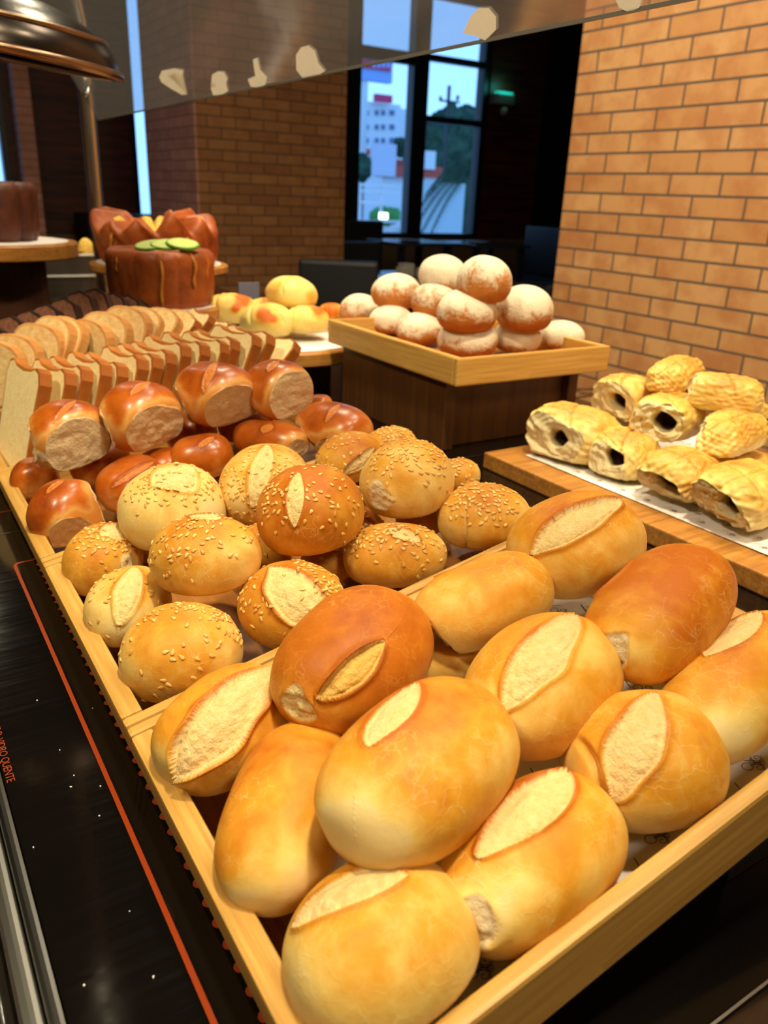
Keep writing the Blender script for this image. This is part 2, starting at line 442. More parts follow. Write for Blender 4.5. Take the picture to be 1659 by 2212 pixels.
def bread(name, mat, px, py, lpx, wpx, ang, c, label, cat, group, roll=0, pitch=0, cr=.85, nrm=None, plane=None, n=56, seed=None, dep=None, **kw):
    """place a bread so its outline is centred at (px,py). c: centre height above the rim plane (or plane() result).
    ang: image angle of the long axis (deg), roll: turn of the crown about the long axis (deg), pitch: lift of the long axis"""
    nn = en if nrm is None else unit(nrm)
    C = onplane(px, py, c) if plane is None else plane(px, py)
    an = math.radians(ang); e = 2.0
    # direction in the plane through C with normal nn, whose image runs along ang
    d2 = ray(px + e * math.cos(an), py - e * math.sin(an)); t = ((C - CAM) @ nn) / (d2 @ nn); A = unit(CAM + d2 * t - C)
    B_ = np.cross(nn, A); N_ = nn.copy()
    pr = math.radians(pitch); A, N_ = A * math.cos(pr) + N_ * math.sin(pr), N_ * math.cos(pr) - A * math.sin(pr)
    rr = math.radians(roll); B2 = B_ * math.cos(rr) + N_ * math.sin(rr); N2 = N_ * math.cos(rr) - B_ * math.sin(rr)
    a, b, cc = fit_dims(C, A, B2, N2, an, lpx, wpx, cr)
    if seed is None: seed = int(px * 7 + py)
    p, q, at = bread_shape(seed, (a, b, cc), n=n, **kw)
    me = mesh_np(name, p, q, at, mat)
    o = link(name, me, mw=frame(C, A, B2, N2)); tag(o, label, cat, group)
    return o, p, q, (a, b, cc)

# ------------------------------------------------------------------ breads placed by outline
def ell_dir(C, A, B2, N2, dims, px, py):
    """pixel -> unit-space direction on the ellipsoid"""
    R_ = np.stack([A, B2, N2], 1); o = (R_.T @ (CAM - C)) / dims; d = (R_.T @ ray(px, py)) / dims
    a = d @ d; b = o @ d; c = o @ o - 1; D = b * b - a * c
    t = (-b - math.sqrt(D)) / a if D > 0 else -b / a
    return unit(o + d * t)

SEED_ME = None
def seed_mesh():
    global SEED_ME
    if SEED_ME is None:
        p, q = quad_sphere(4); p = p.copy()
        x = p[:, 0].copy(); p[:, 1] *= (1 - .45 * x) ; p = p * np.array([.0022, .00125, .0007])
        n = NT('sesame_seed'); oi = n.n('ShaderNodeObjectInfo')
        n.base(n.mix(oi.outputs['Random'], sRGB(240, 200, 120), sRGB(206, 148, 70))); n.set(.4, .4)
        SEED_ME = mesh_np('sesame_seed', p, q, {}, n.m)
    return SEED_ME

def put(name, mat, px, py, lpx, wpx, ang, c, label, cat, group, roll=0, pitch=0, cr=.85, plane=None, nrm=None, n=56, seed=None,
        sl=(), ct=(), tr=(), pl=(), seeds=None, ball=False, **kw):
    g_ = 1 - .09 * max(0, kw.get('pu', 2.3) - 2.1); lpx, wpx = lpx * g_, wpx * g_
    nn = en if nrm is None else unit(nrm)
    C = onplane(px, py, c) if plane is None else plane(px, py)
    an = math.radians(ang)
    d2 = ray(px + 2 * math.cos(an), py - 2 * math.sin(an)); t = ((C - CAM) @ nn) / (d2 @ nn); A = unit(CAM + d2 * t - C)
    B_ = np.cross(nn, A); N_ = nn.copy()
    pr = math.radians(pitch); A, N_ = A * math.cos(pr) + N_ * math.sin(pr), N_ * math.cos(pr) - A * math.sin(pr)
    rr = math.radians(roll); B2 = B_ * math.cos(rr) + N_ * math.sin(rr); N2 = N_ * math.cos(rr) - B_ * math.sin(rr)
    dims = np.array(fit_dims(C, A, B2, N2, an, lpx, wpx, cr))
    if ball:
        d_ = float((C - CAM) @ fw); vd = unit(C - CAM); sn = abs(vd[2]); r_l, r_w = lpx / 2 / F * d_, wpx / 2 / F * d_
        r_s = r_l * .94; dims = np.array([r_l, r_s, max(math.sqrt(max(r_w ** 2 - (r_s * sn) ** 2, 0)) / math.sqrt(1 - sn * sn), .7 * r_l)])
    # centre correction: perspective shifts outlines very little; keep
    E = lambda x, y: ell_dir(C, A, B2, N2, dims, x, y)
    slash = []
    for (x1, y1, x2, y2, w, dpt, ear) in sl:
        u1, u2 = E(x1, y1), E(x2, y2); c0 = unit(u1 + u2); l0 = np.linalg.norm(u1 - u2) / 2
        mx, my = (x1 + x2) / 2, (y1 + y2) / 2; L_ = math.hypot(x2 - x1, y2 - y1); ox, oy = -(y2 - y1) / L_, (x2 - x1) / L_
        mid = E(mx, my); w0 = np.linalg.norm(E(mx + ox * w / 2, my + oy * w / 2) - E(mx - ox * w / 2, my - oy * w / 2)) / 2
        # 'c' on the real arc between ends
        c0 = unit(mid * 2 + c0 * 0.0001)
        slash.append(dict(c=c0, a=u2 - u1, l=l0 * 1.03, w=max(w0, .04), d=dpt, ear=ear))
    cuts = []
    Cp = np.array([px, py])
    for c_ in ct:
        c_ = dict(c_)
        if 'px' in c_:
            o = c_['o']; v = (np.array(c_['px']) - Cp) / c_.get('f', o) + Cp; c_['d'] = E(*v)
        if 'hpx' in c_: c_['hc'] = E(*c_['hpx']) * 0.9
        cuts.append(c_)
    tears = []
    pales = [(E(x, y), r, am) for (x, y, r, am) in pl]
    for (x, y, r, dp) in tr: tears.append(dict(d=E(x, y), w=r, dep=dp))
    if seed is None: seed = int(px * 7 + py)
    p, q, at = bread_shape(seed, dims, n=n, slash=slash or None, cuts=cuts, tears=tears, pales=pales, **kw)
    me = mesh_np(name, p, q, at, mat)
    o = link(name, me, mw=frame(C, A, B2, N2)); tag(o, label, cat, group)
    if seeds:
        r_ = random.Random(seed); cnt, cl = seeds
        nn_ = np.zeros_like(p); fn = np.cross(p[q[:, 2]] - p[q[:, 0]], p[q[:, 3]] - p[q[:, 1]])
        for k in range(4): np.add.at(nn_, q[:, k], fn)
        nn_ /= np.linalg.norm(nn_, axis=1)[:, None] + 1e-12
        su = p / dims; su /= np.linalg.norm(su, axis=1)[:, None]
        w = np.zeros(len(p))
        for (x, y, sp, am) in cl:
            e = E(x, y); an_ = np.arccos(np.clip(su @ e, -1, 1)); w += am * np.exp(-(an_ / sp) ** 2)
        w = w * (1 - .82 * at['slash']) * (1 - .9 * at['torn']); w[p[:, 2] < -.3 * dims[2]] *= .1
        area = 1.0; w /= w.sum()
        order = r_.choices(range(len(p)), weights=w.tolist(), k=cnt * 4); got = []
        me_s = seed_mesh(); mwo = mat_of(o); inv = mwo.inverted()
        for i in order:
            if len(got) >= min(cnt, 98): break
            v = p[i]
            if any(np.sum((v - g) ** 2) < .0030 ** 2 for g in got): continue
            got.append(v); z = nn_[i]; x = np.array([r_.gauss(0, 1) for _ in range(3)]); x = unit(x - z * (x @ z)); y = np.cross(z, x)
            z2 = unit(z + .12 * x * r_.uniform(-1, 1)); y2 = unit(np.cross(z2, x)); x2 = np.cross(y2, z2)
            s = bpy.data.objects.new('sesame_seed', me_s); COL.objects.link(s); s.parent = o
            s.matrix_basis = frame(v + z * .0003, x2 * r_.uniform(.85, 1.15), y2, z2)
    return o

# --- crusty rolls, front tray
G = 'crusty bread rolls in the front tray'
def R(px, py, l, w, ang, c, label, mat='roll', **kw):
    kw.setdefault('n', 84)
    return put('bread_roll', MB[mat], px, py, l, w, ang, c, label, 'bread roll', G, **kw)
R(822, 2045, 446, 405, 35, .000, 'pale round bread roll nearest the viewer at the front corner of the tray', roll=-25, bake=.36, pu=2.2,
  sl=[(632, 1985, 850, 1862, 62, .05, -1)], pl=[(650, 2120, .6, .2)], lump=.006)
R(622, 1750, 432, 272, 71, .004, 'long golden roll without a cut against the left side of the front tray', bake=.56, pu=2.5, endpale=.3,
  tr=[(738, 1556, .3, .02)], pl=[(640, 1900, .6, .45), (520, 1950, .3, .5), (640, 1640, .5, .15)], lump=.01)
R(1142, 1856, 470, 345, 38, .000, 'golden roll with wide cream cut and torn pale lower left end, beside the front rail', bake=.62, pu=2.6,
  sl=[(1062, 1808, 1232, 1672, 84, .09, 1)], tr=[(1022, 1996, .34, .05)], pl=[(1040, 1960, .55, .7), (1300, 1850, .7, .25)], lump=.012)
R(1390, 1643, 350, 312, 12, .000, 'pale golden roll with a broad pointed cream cut near the right of the front rail', bake=.42, pu=2.3,
  sl=[(1332, 1694, 1420, 1503, 108, .07, 1)], pl=[(1345, 1775, .4, .5), (1450, 1560, .5, .15)], creases=[dict(n=(1, .1, 0), o=-.78, w=.04, d=.1, at=(-.6, -1, .2), lo=.3)])
R(1600, 1478, 410, 262, 48, .006, 'smooth golden roll cut off by the right edge of the picture', bake=.5, pu=2.5,
  sl=[(1530, 1400, 1640, 1325, 40, .05, 1)], pl=[(1550, 1590, .5, .6)])
R(985, 1425, 190, 130, 20, -.008, 'small pale roll mostly hidden beneath its neighbours in the middle of the front tray', bake=.25, n=48)
R(488, 1576, 342, 246, 38, .006, 'roll with a huge gaping pale cut in the left rear corner of the front tray', bake=.48, pu=2.5,
  sl=[(388, 1650, 572, 1448, 118, .16, -1)], pl=[(612, 1480, .5, .5)])
R(1047, 1300, 312, 204, 25, .022, 'narrow smooth roll with a hollow left end by the tray divider', bake=.42, pu=2.8, pl=[(1100, 1260, .6, .15)],
  sl=[(938, 1246, 1050, 1192, 34, .06, -1)], ct=[dict(px=(944, 1368), o=.9, f=.85, h=.30, hd=.3, r=.02, pale=.1)])
R(1248, 1178, 296, 246, 28, .026, 'golden roll with a long straight open cut in the front tray\'s far right corner', bake=.5, pu=2.4,
  sl=[(1166, 1168, 1342, 1072, 62, .09, 1)], pl=[(1330, 1160, .6, .2)])
R(1172, 1474, 356, 304, 42, .020, 'round golden roll with a cream leaf shaped cut in the centre of the front tray', bake=.44, pu=2.2,
  sl=[(1108, 1486, 1242, 1326, 92, .07, 1)], pl=[(1270, 1400, .6, .25)])
R(770, 1420, 370, 292, 47, .030, 'deep brown roll with a narrow leaf cut low on its right and torn left edge', mat='brownroll', bake=.5, pu=2.3,
  sl=[(694, 1514, 832, 1388, 62, .07, 1)], tr=[(645, 1525, .22, .05)])
R(1428, 1322, 352, 268, 48, .028, 'orange brown roll with torn pale left end', bake=.8, pu=2.6,
  sl=[(1288, 1296, 1352, 1198, 48, .07, -1)], tr=[(1330, 1404, .22, .07)], pl=[(1350, 1400, .5, .5)])
R(912, 1660, 478, 352, 42, .040, 'large golden roll lying on top of the others with a smooth pale lower end', bake=.64, pu=2.5,
  sl=[(806, 1590, 900, 1478, 44, .05, -1)], pl=[(765, 1790, .55, .9), (1060, 1640, .6, .3), (860, 1830, .4, .3)])

# --- sesame buns, second tray
G2 = 'sesame buns in the second tray'
def S(px, py, l, w, ang, c, label, cnt, cl, **kw):
    kw.setdefault('n', 60); kw.setdefault('cr', .86); kw.setdefault('pu', 2.1)
    return put('sesame_bun', MB['sesame'], px, py, l, w, ang, c, label, 'sesame bun', G2, seeds=(cnt, cl), **kw)
S(990, 1030, 96, 80, 0, -.002, 'sesame bun showing only a sliver behind the pale bun at the second tray\'s back', 30, [(1000, 1010, .7, 1)], n=40)
S(772, 1148, 120, 100, 0, -.01, 'brown bun almost hidden in the gap at the middle of the second tray', 20, [(780, 1120, .7, 1)], n=36, bake=.7)
S(566, 1192, 130, 120, 20, -.006, 'seeded bun deep in the pile with just its orange flank showing', 50, [(560, 1150, .7, 1)], n=40, bake=.6)
S(706, 1220, 120, 96, 0, -.012, 'filler bun added in the shaded gap between the split bun and the shiny dark one', 12, [(700, 1180, .7, 1)], n=36, bake=.65)  # this and the next are fillers added to keep the gaps dark
S(910, 1120, 110, 96, 0, -.012, 'filler bun added in the shaded gap beneath the pale scarred bun', 12, [(905, 1090, .7, 1)], n=36, bake=.6)
S(842, 965, 120, 90, 10, .004, 'heavily seeded bun crown peeking over the very back of the second tray', 60, [(842, 935, .7, 1)], n=40)
S(224, 1213, 172, 165, 0, -.004, 'tan sesame bun tucked in the left rear corner of the second tray', 75, [(200, 1152, .36, 1), (268, 1170, .45, .8)], sl=[(222, 1150, 285, 1140, 30, .06, 1)], tr=[(285, 1212, .25, .02)])
S(278, 1310, 188, 190, 75, -.002, 'pale bun with a long upright cream cut and few seeds by the left rail', 30, [(222, 1240, .4, 1), (260, 1280, .9, .4)], sl=[(262, 1330, 292, 1222, 56, .07, 1)], bake=.22)
S(392, 1412, 272, 218, 8, .000, 'large uncut golden bun with a ridge of seeds in the front left tray corner', 90, [(330, 1332, .16, 1), (400, 1312, .16, 1.6), (470, 1330, .16, 1.4), (515, 1375, .14, .6), (400, 1400, 1.2, .03)], bake=.42, n=72)
S(633, 1312, 236, 206, -20, .000, 'bun split wide open to white crumb with seeds along its right side', 85, [(715, 1270, .34, 1.3), (660, 1225, .25, 1), (570, 1300, .6, .25)], sl=[(585, 1225, 700, 1350, 100, .10, -1)], bake=.55, endpale=.0, n=72)
S(850, 1205, 222, 150, 0, .000, 'low tan bun with seeds on its crown right beside the tray divider', 85, [(790, 1170, .34, 1), (855, 1145, .3, 1), (900, 1165, .5, .6)], sl=[(840, 1140, 905, 1168, 20, .05, 1)], bake=.5)
S(1046, 1121, 204, 154, 0, .002, 'sesame bun nearest the right rail with a seam down its front', 85, [(1040, 1062, .4, 1.2), (990, 1080, .4, .5), (1080, 1090, .5, .4)], bake=.5, creases=[dict(n=(1, 0, 0), o=-.3, w=.04, d=.05, at=(0, -1, 0), lo=.2, s=.5)])
S(756, 992, 148, 122, 25, .010, 'yellow bun with scattered seeds and a slanting cut, behind the pale speckled one', 34, [(720, 975, .8, 1)], sl=[(748, 1025, 812, 968, 28, .06, 1)], bake=.62)
S(570, 1047, 184, 190, 80, .022, 'speckled bun with a pale vertical split between two bands of seeds', 95, [(510, 1020, .4, 1), (590, 1010, .45, 1), (540, 1090, .45, 1)], sl=[(548, 1075, 580, 958, 48, .05, 1)], bake=.3)
S(371, 1100, 230, 204, -10, .026, 'pale cream bun with seeds around an open top, high on the left of the pile', 95, [(310, 1050, .35, 1.2), (370, 1020, .5, 1), (430, 1060, .6, .4)], sl=[(338, 1040, 420, 1010, 52, .07, 1)], bake=.12, endpale=.1, n=72)
S(881, 1040, 204, 184, -5, .030, 'pale bun crowned with dense seeds and marked by a round pale scar on its left', 98, [(880, 965, .5, 1.4), (930, 990, .6, .6), (830, 1000, .5, .5)], tr=[(818, 1076, .3, .03)], bake=.28, endpale=0, n=72)
S(672, 1108, 230, 208, 0, .040, 'shiny dark golden bun with a narrow upright slit, topmost of the sesame pile', 75, [(600, 1065, .35, 1.2), (580, 1110, .3, .7), (700, 1040, .6, .6), (720, 1090, .7, .25)], sl=[(632, 1128, 644, 1018, 36, .04, 1)], bake=.74, endpale=.05, n=72)
S(445, 1202, 242, 186, -6, .034, 'brown oval bun spotted with seeds resting on top at the left of the sesame pile', 85, [(440, 1112, .35, 1), (400, 1160, .5, .8), (345, 1200, .4, .5), (500, 1140, .4, .6)], sl=[(420, 1120, 470, 1108, 26, .05, 1)], bake=.52, n=72)

# --- glossy milk buns, third tray
G3 = 'glossy milk buns in the third tray'
def K3(px, py, l, w, ang, c, label, **kw):
    kw.setdefault('n', 64); kw.setdefault('bake', .62); kw.setdefault('pu', 2.8); kw.setdefault('cr', .95); kw.setdefault('flat', .8)
    return put('milk_bun', MB['milk'], px, py, l, w, ang, c, label, 'milk bun', G3, **kw)
def face(x, y, o=.62, f=None, **kw): return dict(px=(x, y), o=min(o + .17, .92), f=(f or .75) + .08, r=.012, swirl=.032, **kw)
K3(75, 1035, 100, 112, 80, -.004, 'brown milk bun wedged in the left corner of the third tray', n=40, ct=[face(90, 1080, .8)])
K3(690, 880, 60, 60, 0, .01, 'milk bun showing only a small orange edge at the back right of the pile', n=30)
K3(412, 935, 110, 100, 0, .0, 'milk bun hidden in the shadow behind the tall bun pair in the third tray', n=36)
K3(215, 1000, 130, 100, 30, -.004, 'filler milk bun added in the shaded gap below the leftmost upright pair', n=36)  # three filler buns added from here to cover bright floor in the gaps
K3(352, 1012, 120, 96, 0, -.006, 'filler milk bun added in the gap between the slit bun and the low creased bun', n=36)
K3(530, 915, 120, 100, 0, -.004, 'filler milk bun added in the shade under the tall star split bun', n=36)
K3(282, 1046, 150, 126, 30, .0, 'shaded milk bun with a pinched slit low between two upright buns', ct=[face(300, 1095, .85)], sl=[(250, 1042, 330, 1000, 14, .05, 1)])
K3(440, 990, 140, 112, 10, .002, 'low milk bun with a pale creased crown behind the cream sesame bun', ct=[face(462, 1030, .7)], sl=[(430, 965, 462, 945, 12, .02, 1)])
K3(583, 952, 168, 92, -8, .004, 'flat wide milk bun lying under the back pair', ct=[face(640, 968, .75)], sl=[(570, 935, 585, 915, 16, .02, 1)])
K3(722, 930, 166, 128, -18, .006, 'glossy orange milk bun at the right end of the third tray', ct=[face(720, 968, .72), dict(px=(655, 960), o=.8, f=.8, r=.03)], sl=[(705, 905, 735, 872, 12, .02, 1)])
K3(146, 1112, 168, 166, -5, .002, 'milk bun with its torn pale face down at the front left of the third tray', ct=[face(158, 1160, .6), dict(px=(218, 1080), o=.86, f=.85, r=.02)], sl=[(100, 1060, 140, 1035, 10, .02, 1)])
K3(148, 944, 182, 172, -10, .046, 'leftmost upright milk bun with a big swirled crumb face and a torn skirt', n=76, ct=[face(165, 962, .55, .55), dict(px=(72, 960), o=.88, f=.88, r=.03)], sl=[(120, 905, 165, 866, 12, .015, 1)], tr=[(95, 1000, .28, .02)])
K3(306, 904, 176, 168, -8, .050, 'second upright milk bun from the left with a round swirled crumb face', n=76, ct=[face(336, 930, .56, .62), dict(px=(232, 930), o=.9, f=.88, r=.03)], sl=[(285, 850, 325, 824, 14, .015, 1)])
K3(600, 846, 152, 146, -12, .046, 'rearmost upright milk bun whose crumb face turns to the right', n=70, ct=[face(630, 858, .55, .6), dict(px=(560, 900), o=.84, f=.86, r=.03)], sl=[(580, 800, 600, 778, 14, .015, 1)])
K3(466, 856, 178, 158, -14, .052, 'tall milk bun with a star like pale split on its glossy top', n=76, ct=[face(500, 884, .58, .66), dict(px=(392, 882), o=.86, f=.88, r=.03)], sl=[(440, 835, 468, 780, 18, .02, 1)])

# --- floured buns on the raised tray
ZT = H - .21
G4 = 'flour dusted buns on the raised bamboo tray'
def FB(px, py, l, w, z, label, bk=.2, **kw):
    return put('floured_bun', MB['flour'], px, py, l * 1.04, w * 1.04, rnd.uniform(-8, 8), 0, label, 'floured bun', G4, plane=lambda x, y: onz(x, y, z), nrm=(0, 0, 1), n=44, ball=True, bake=bk, endpale=0, bakeamt=.34, lump=.014, flat=.85, pu=2.05, **kw)
FB(778, 672, 86, 70, .141, 'leftmost floured bun at the far left corner of the raised tray', .14)
FB(845, 693, 92, 66, .141, 'low pale floured bun second from the left along the rim', .3)
FB(906, 713, 100, 74, .142, 'floured bun with an orange lower side resting against the left rim', .16)
FB(1011, 734, 124, 78, .144, 'wide floured bun nearest the front corner of the raised tray', .22)
FB(1117, 730, 104, 68, .143, 'very white floured bun in the middle of the front rim', .45)
FB(1214, 726, 94, 62, .144, 'floured bun alone at the right end of the front rim', .4)
FB(938, 652, 98, 80, .188, 'orange floured bun half hidden in the middle of the stack', .06)
FB(857, 633, 106, 80, .188, 'orange and white floured bun high on the left of the stack', .12)
FB(1133, 672, 120, 102, .190, 'large floured bun high on the right with an orange belly', .2)
FB(1009, 675, 128, 98, .190, 'big floured bun in the centre with a brown patch on its right', .18)
FB(956, 594, 102, 82, .232, 'wholly white floured bun at the top of the stack', .48)
FB(1045, 611, 116, 106, .237, 'topmost floured bun with a bare cracked orange side', .1)

# --- puff pastries on the board
G5 = 'chocolate puff pastries on the wooden board'
def PP(px, py, l, w, ang, z, label, fx=None, hole=.32, o=.76, **kw):
    ct = []
    if fx: ct = [dict(px=(fx[0], fx[1]), o=o, f=o, r=.04, pale=.2, h=hole, hd=.5, hpx=(fx[0], fx[1]))]
    kw.setdefault('bake', .52)
    return put('puff_pastry', MB['pastry'], px, py, l * 1.10, w * 1.22, ang, 0, label, 'puff pastry', G5, plane=lambda x, y: onz(x, y, z), nrm=(0, 0, 1), n=64, cr=.84, ct=ct, pu=3.0, pv=2.4, endpale=.1, lump=.045, fine=.016, flat=.7, creases=[dict(n=(.1, 1, .7), o=.25, w=.05, d=.05, at=(0, -1, .3), lo=-.2), dict(n=(1, .2, .2), o=.2, w=.04, d=.04, b=.25), dict(n=(1, -.3, .1), o=-.25, w=.03, d=.03, b=.2)], **kw)
PP(1595, 1012, 130, 70, 15, .052, 'flat puff pastry lying behind the front pair at the right of the board', None)
PP(1236, 944, 180, 116, -14, .056, 'puff pastry at the far left corner of the board with a small dark filling', (1192, 950), .3)
PP(1348, 984, 134, 108, -16, .054, 'puff pastry second from the left in the bottom row', (1318, 990), .34)
PP(1462, 1026, 152, 124, 32, .058, 'puff pastry with chocolate smeared out of its end in the bottom row', (1428, 1055), .46, .66)
PP(1604, 1072, 200, 138, 22, .060, 'largest puff pastry at the front right of the board with a ragged open end', (1556, 1098), .34, .6)
PP(1650, 915, 60, 80, 20, .098, 'puff pastry cut off by the right picture edge above the bottom row', (1648, 930), .5)
PP(1572, 938, 142, 96, 24, .100, 'pale puff pastry with a brown smudge on its left end, on the middle row', (1512, 930), .3, .8)
PP(1446, 905, 164, 106, 16, .099, 'puff pastry in the centre of the pile with a glossy dark filling', (1418, 920), .38, .66)
PP(1350, 864, 140, 98, -14, .100, 'puff pastry on the upper left of the pile showing a black hollow', (1318, 872), .38, .62)
PP(1562, 852, 168, 86, -8, .138, 'puff pastry lying crosswise at the upper right of the pile', (1490, 838), .22, .85)
PP(1458, 812, 150, 78, 26, .144, 'topmost puff pastry pointing up to the right without visible filling', None, bake=.5)

# --- cheese buns on the round stand
ZK = .098
G6 = 'glazed cheese buns on the low wooden stand'
def CB(px, py, l, w, ang, z, label, spot, **kw):
    o = put('cheese_bun', MB['cheese'], px, py, l, w, ang, 0, label, 'cheese bun', G6, plane=lambda x, y: onz(x, y, z), nrm=(0, 0, 1), n=44, ball=True, bake=.22, bakeamt=.1, endpale=.1, lump=.03, flat=.75, creases=[dict(n=(1, .5, .2), o=.1, w=.06, d=.08, b=.1), dict(n=(1, -.4, .2), o=-.35, w=.06, d=.08, b=.1)], **kw)
    return o
def spotted(o, spots):
    me = o.data; n_ = len(me.vertices); co = np.zeros(n_ * 3, np.float32); me.vertices.foreach_get('co', co); co = co.reshape(-1, 3)
    at = me.attributes['bake']; b = np.zeros(n_, np.float32); at.data.foreach_get('value', b)
    M_ = np.array(mat_of(o)); w = co @ M_[:3, :3].T + M_[:3, 3] - CAM; d = w @ fw
    im = np.stack([CX + F * (w @ rt) / d, CY - F * (w @ up) / d], 1)
    for x, y, r, s in spots: b += s * np.exp(-(((im[:, 0] - x) ** 2 + (im[:, 1] - y) ** 2) / r ** 2) ** 1.5)
    at.data.foreach_set('value', b)
spotted(CB(716, 676, 60, 34, -10, ZK + .03, 'orange glazed bun behind the corner of the raised tray', None), [(715, 670, 30, .8)])
spotted(CB(612, 684, 90, 50, 0, ZK + .022, 'cheese bun in the gap under the plaited one', None), [(600, 675, 16, .6)])
spotted(CB(575, 668, 70, 52, 0, ZK + .03, 'small cheese bun behind the two front ones', None), [(575, 655, 14, .8)])
spotted(CB(662, 694, 104, 72, 0, ZK + .028, 'pale cheese bun at the right of the low stand', None), [(690, 665, 22, .8)])
spotted(CB(503, 670, 108, 76, 0, ZK + .034, 'leftmost cheese bun with an orange browned cap', None), [(525, 648, 18, 1), (508, 668, 10, .8)])
spotted(CB(577, 697, 116, 62, 0, ZK + .028, 'front cheese bun with orange browned top in the middle of the stand', None), [(570, 682, 18, 1), (592, 690, 10, .7)])
spotted(CB(633, 634, 112, 68, -12, ZK + .072, 'plaited cheese bun lying on top of the pile', None), [(600, 620, 14, .3), (672, 640, 12, .5)])

# ------------------------------------------------------------------ trays
def make_tray(i, label, w=TW, d=P, mw=None, rim=RIMH, th=.0145, gap=.0006):
    root = empty('bamboo_tray', (0, 0, 0), label, 'tray', 'bamboo serving trays')
    if mw is None: mw = frame(tpt(0, i * P), ex, ey, en)
    root.matrix_world = mw
    y0, y1 = gap, d - gap
    tf = th * .66
    box('tray_rail', (0, y0, -rim), (w, y0 + tf, 0), WX, root, mw, .0028)
    box('tray_rail', (0, y1 - tf, -rim), (w, y1, 0), WX, root, mw, .0028)
    box('tray_rail', (0, y0 + tf + .0003, -rim), (th, y1 - tf - .0003, 0), WY, root, mw, .0028)
    box('tray_rail', (w - th, y0 + tf + .0003, -rim), (w, y1 - tf - .0003, 0), WY, root, mw, .0028)
    box('tray_floor', (th, y0 + tf, -rim + .001), (w - th, y1 - tf, -rim + .007), WF, root, mw)
    return root
make_tray(0, 'front bamboo tray holding the large crusty rolls')
make_tray(1, 'bamboo tray full of sesame buns, second from the front')
make_tray(2, 'bamboo tray full of glossy milk buns, third from the front')
make_tray(3, 'bamboo tray holding the sliced bread, farthest of the sloping row')
# dark riser that carries the raised right side of the trays
a0, a1 = TW * .72, TW * .94
p0, p1 = tpt(a0, .02, -RIMH), tpt(a1, .02, -RIMH)
bm = bmesh.new()
vs = []
for y in (TO[1] + .02, TO[1] + 4 * P - .02):
    vs.append([bm.verts.new(v) for v in ((p0[0], y, .0008), (p1[0], y, .0008), (p1[0], y, p1[2] - .0012), (p0[0], y, p0[2] - .0012))])
bm.faces.new(vs[0]); bm.faces.new(list(reversed(vs[1])))
for k in range(4): bm.faces.new((vs[0][k], vs[1][k], vs[1][(k + 1) % 4], vs[0][(k + 1) % 4]))
bmesh.ops.recalc_face_normals(bm, faces=bm.faces)
tag(bobj('tray_riser', bm, BLACKM), 'black riser under the raised right side of the sloping trays', 'riser')

# printed paper liner
def strip(bm, pts, w, z=0.0):
    """flat ribbon along 2D points"""
    L = []; n = len(pts)
    for i in range(n):
        a = Vector(pts[max(i - 1, 0)]); b = Vector(pts[min(i + 1, n - 1)]); t = (b - a).normalized(); s = Vector((-t.y, t.x)) * w / 2; p = Vector(pts[i])
        L.append((bm.verts.new((p.x + s.x, p.y + s.y, z)), bm.verts.new((p.x - s.x, p.y - s.y, z))))
    for a, b in zip(L[:-1], L[1:]): bm.faces.new((a[0], a[1], b[1], b[0]))
def emblem(bm, cx, cy, s, rot, z):
    c, n_ = math.cos(rot), math.sin(rot)
    T_ = lambda p: (cx + (p[0] * c - p[1] * n_) * s, cy + (p[0] * n_ + p[1] * c) * s)
    w = .05 * s
    for dx in (-.14, 0, .14): strip(bm, [T_((dx, -.75)), T_((dx, .25))], w, z)
    for sg in (-1, 1):
        up_ = [(sg * (.04 + .36 * math.sin(t) * (1 - .0 * t)), .3 + .36 - .36 * math.cos(t)) for t in np.linspace(0, PI * 1.0, 14)]
        loop = [(sg * (.1 + .3 * (1 - math.cos(t))), .28 + .34 * math.sin(t) + .1) for t in np.linspace(-.6, 2 * PI - .9, 22)]
        strip(bm, [T_(p) for p in loop], w, z)
        sp = [(sg * (.42 + (.34 - .035 * t) * math.cos(t + PI * .6)), -.28 + (.34 - .035 * t) * math.sin(t + PI * .6)) for t in np.linspace(0, 8.2, 34)]
        sp2 = [(sg * (.42 + (.44 - .03 * t) * math.cos(t + PI * .55)), -.28 + (.44 - .03 * t) * math.sin(t + PI * .55)) for t in np.linspace(0, 3.6, 20)]
        strip(bm, [T_(p) for p in sp], w, z); strip(bm, [T_(p) for p in sp2], w, z)
def liner(name, mw, w, d, label, step=.0395, rot=PI / 4, ox=.013, oy=.0125, size=.0088, marks=True):
    L1 = Lumps(5, 40)
    bm = bmesh.new(); nx, ny = 50, 36; g = []
    for i in range(nx + 1):
        g.append([bm.verts.new((w * i / nx, d * j / ny, .0008 + .0004 * max(0, float(L1(np.array([[w * i / nx, d * j / ny, 0]]))[0])))) for j in range(ny + 1)])
    for i in range(nx):
        for j in range(ny): bm.faces.new((g[i][j], g[i + 1][j], g[i + 1][j + 1], g[i][j + 1]))
    me = bm_mesh(name, bm, True); o = link(name, me, PAPER, None, mw); tag(o, label, 'paper')
    if marks:
        bm = bmesh.new(); bl = bmesh.new(); y = oy; k = 0
        while y < d - .006:
            x = ox + (step / 2 if k % 2 else 0)
            while x < w - .006:
                emblem(bm, x, y, size, rot, .0018)
                strip(bl, [(x - .0195, y - .008), (x - .0115, y - .0135)], .0006, .0018)
                strip(bl, [(x + .0165, y - .012), (x + .0195, y - .003)], .0006, .0018)
                x += step
            y += step / 2; k += 1
        link('printed_emblems', bm_mesh('printed_emblems', bm), INK, o, mw)
        link('printed_lines', bm_mesh('printed_lines', bl), INK, o, mw)
    return o
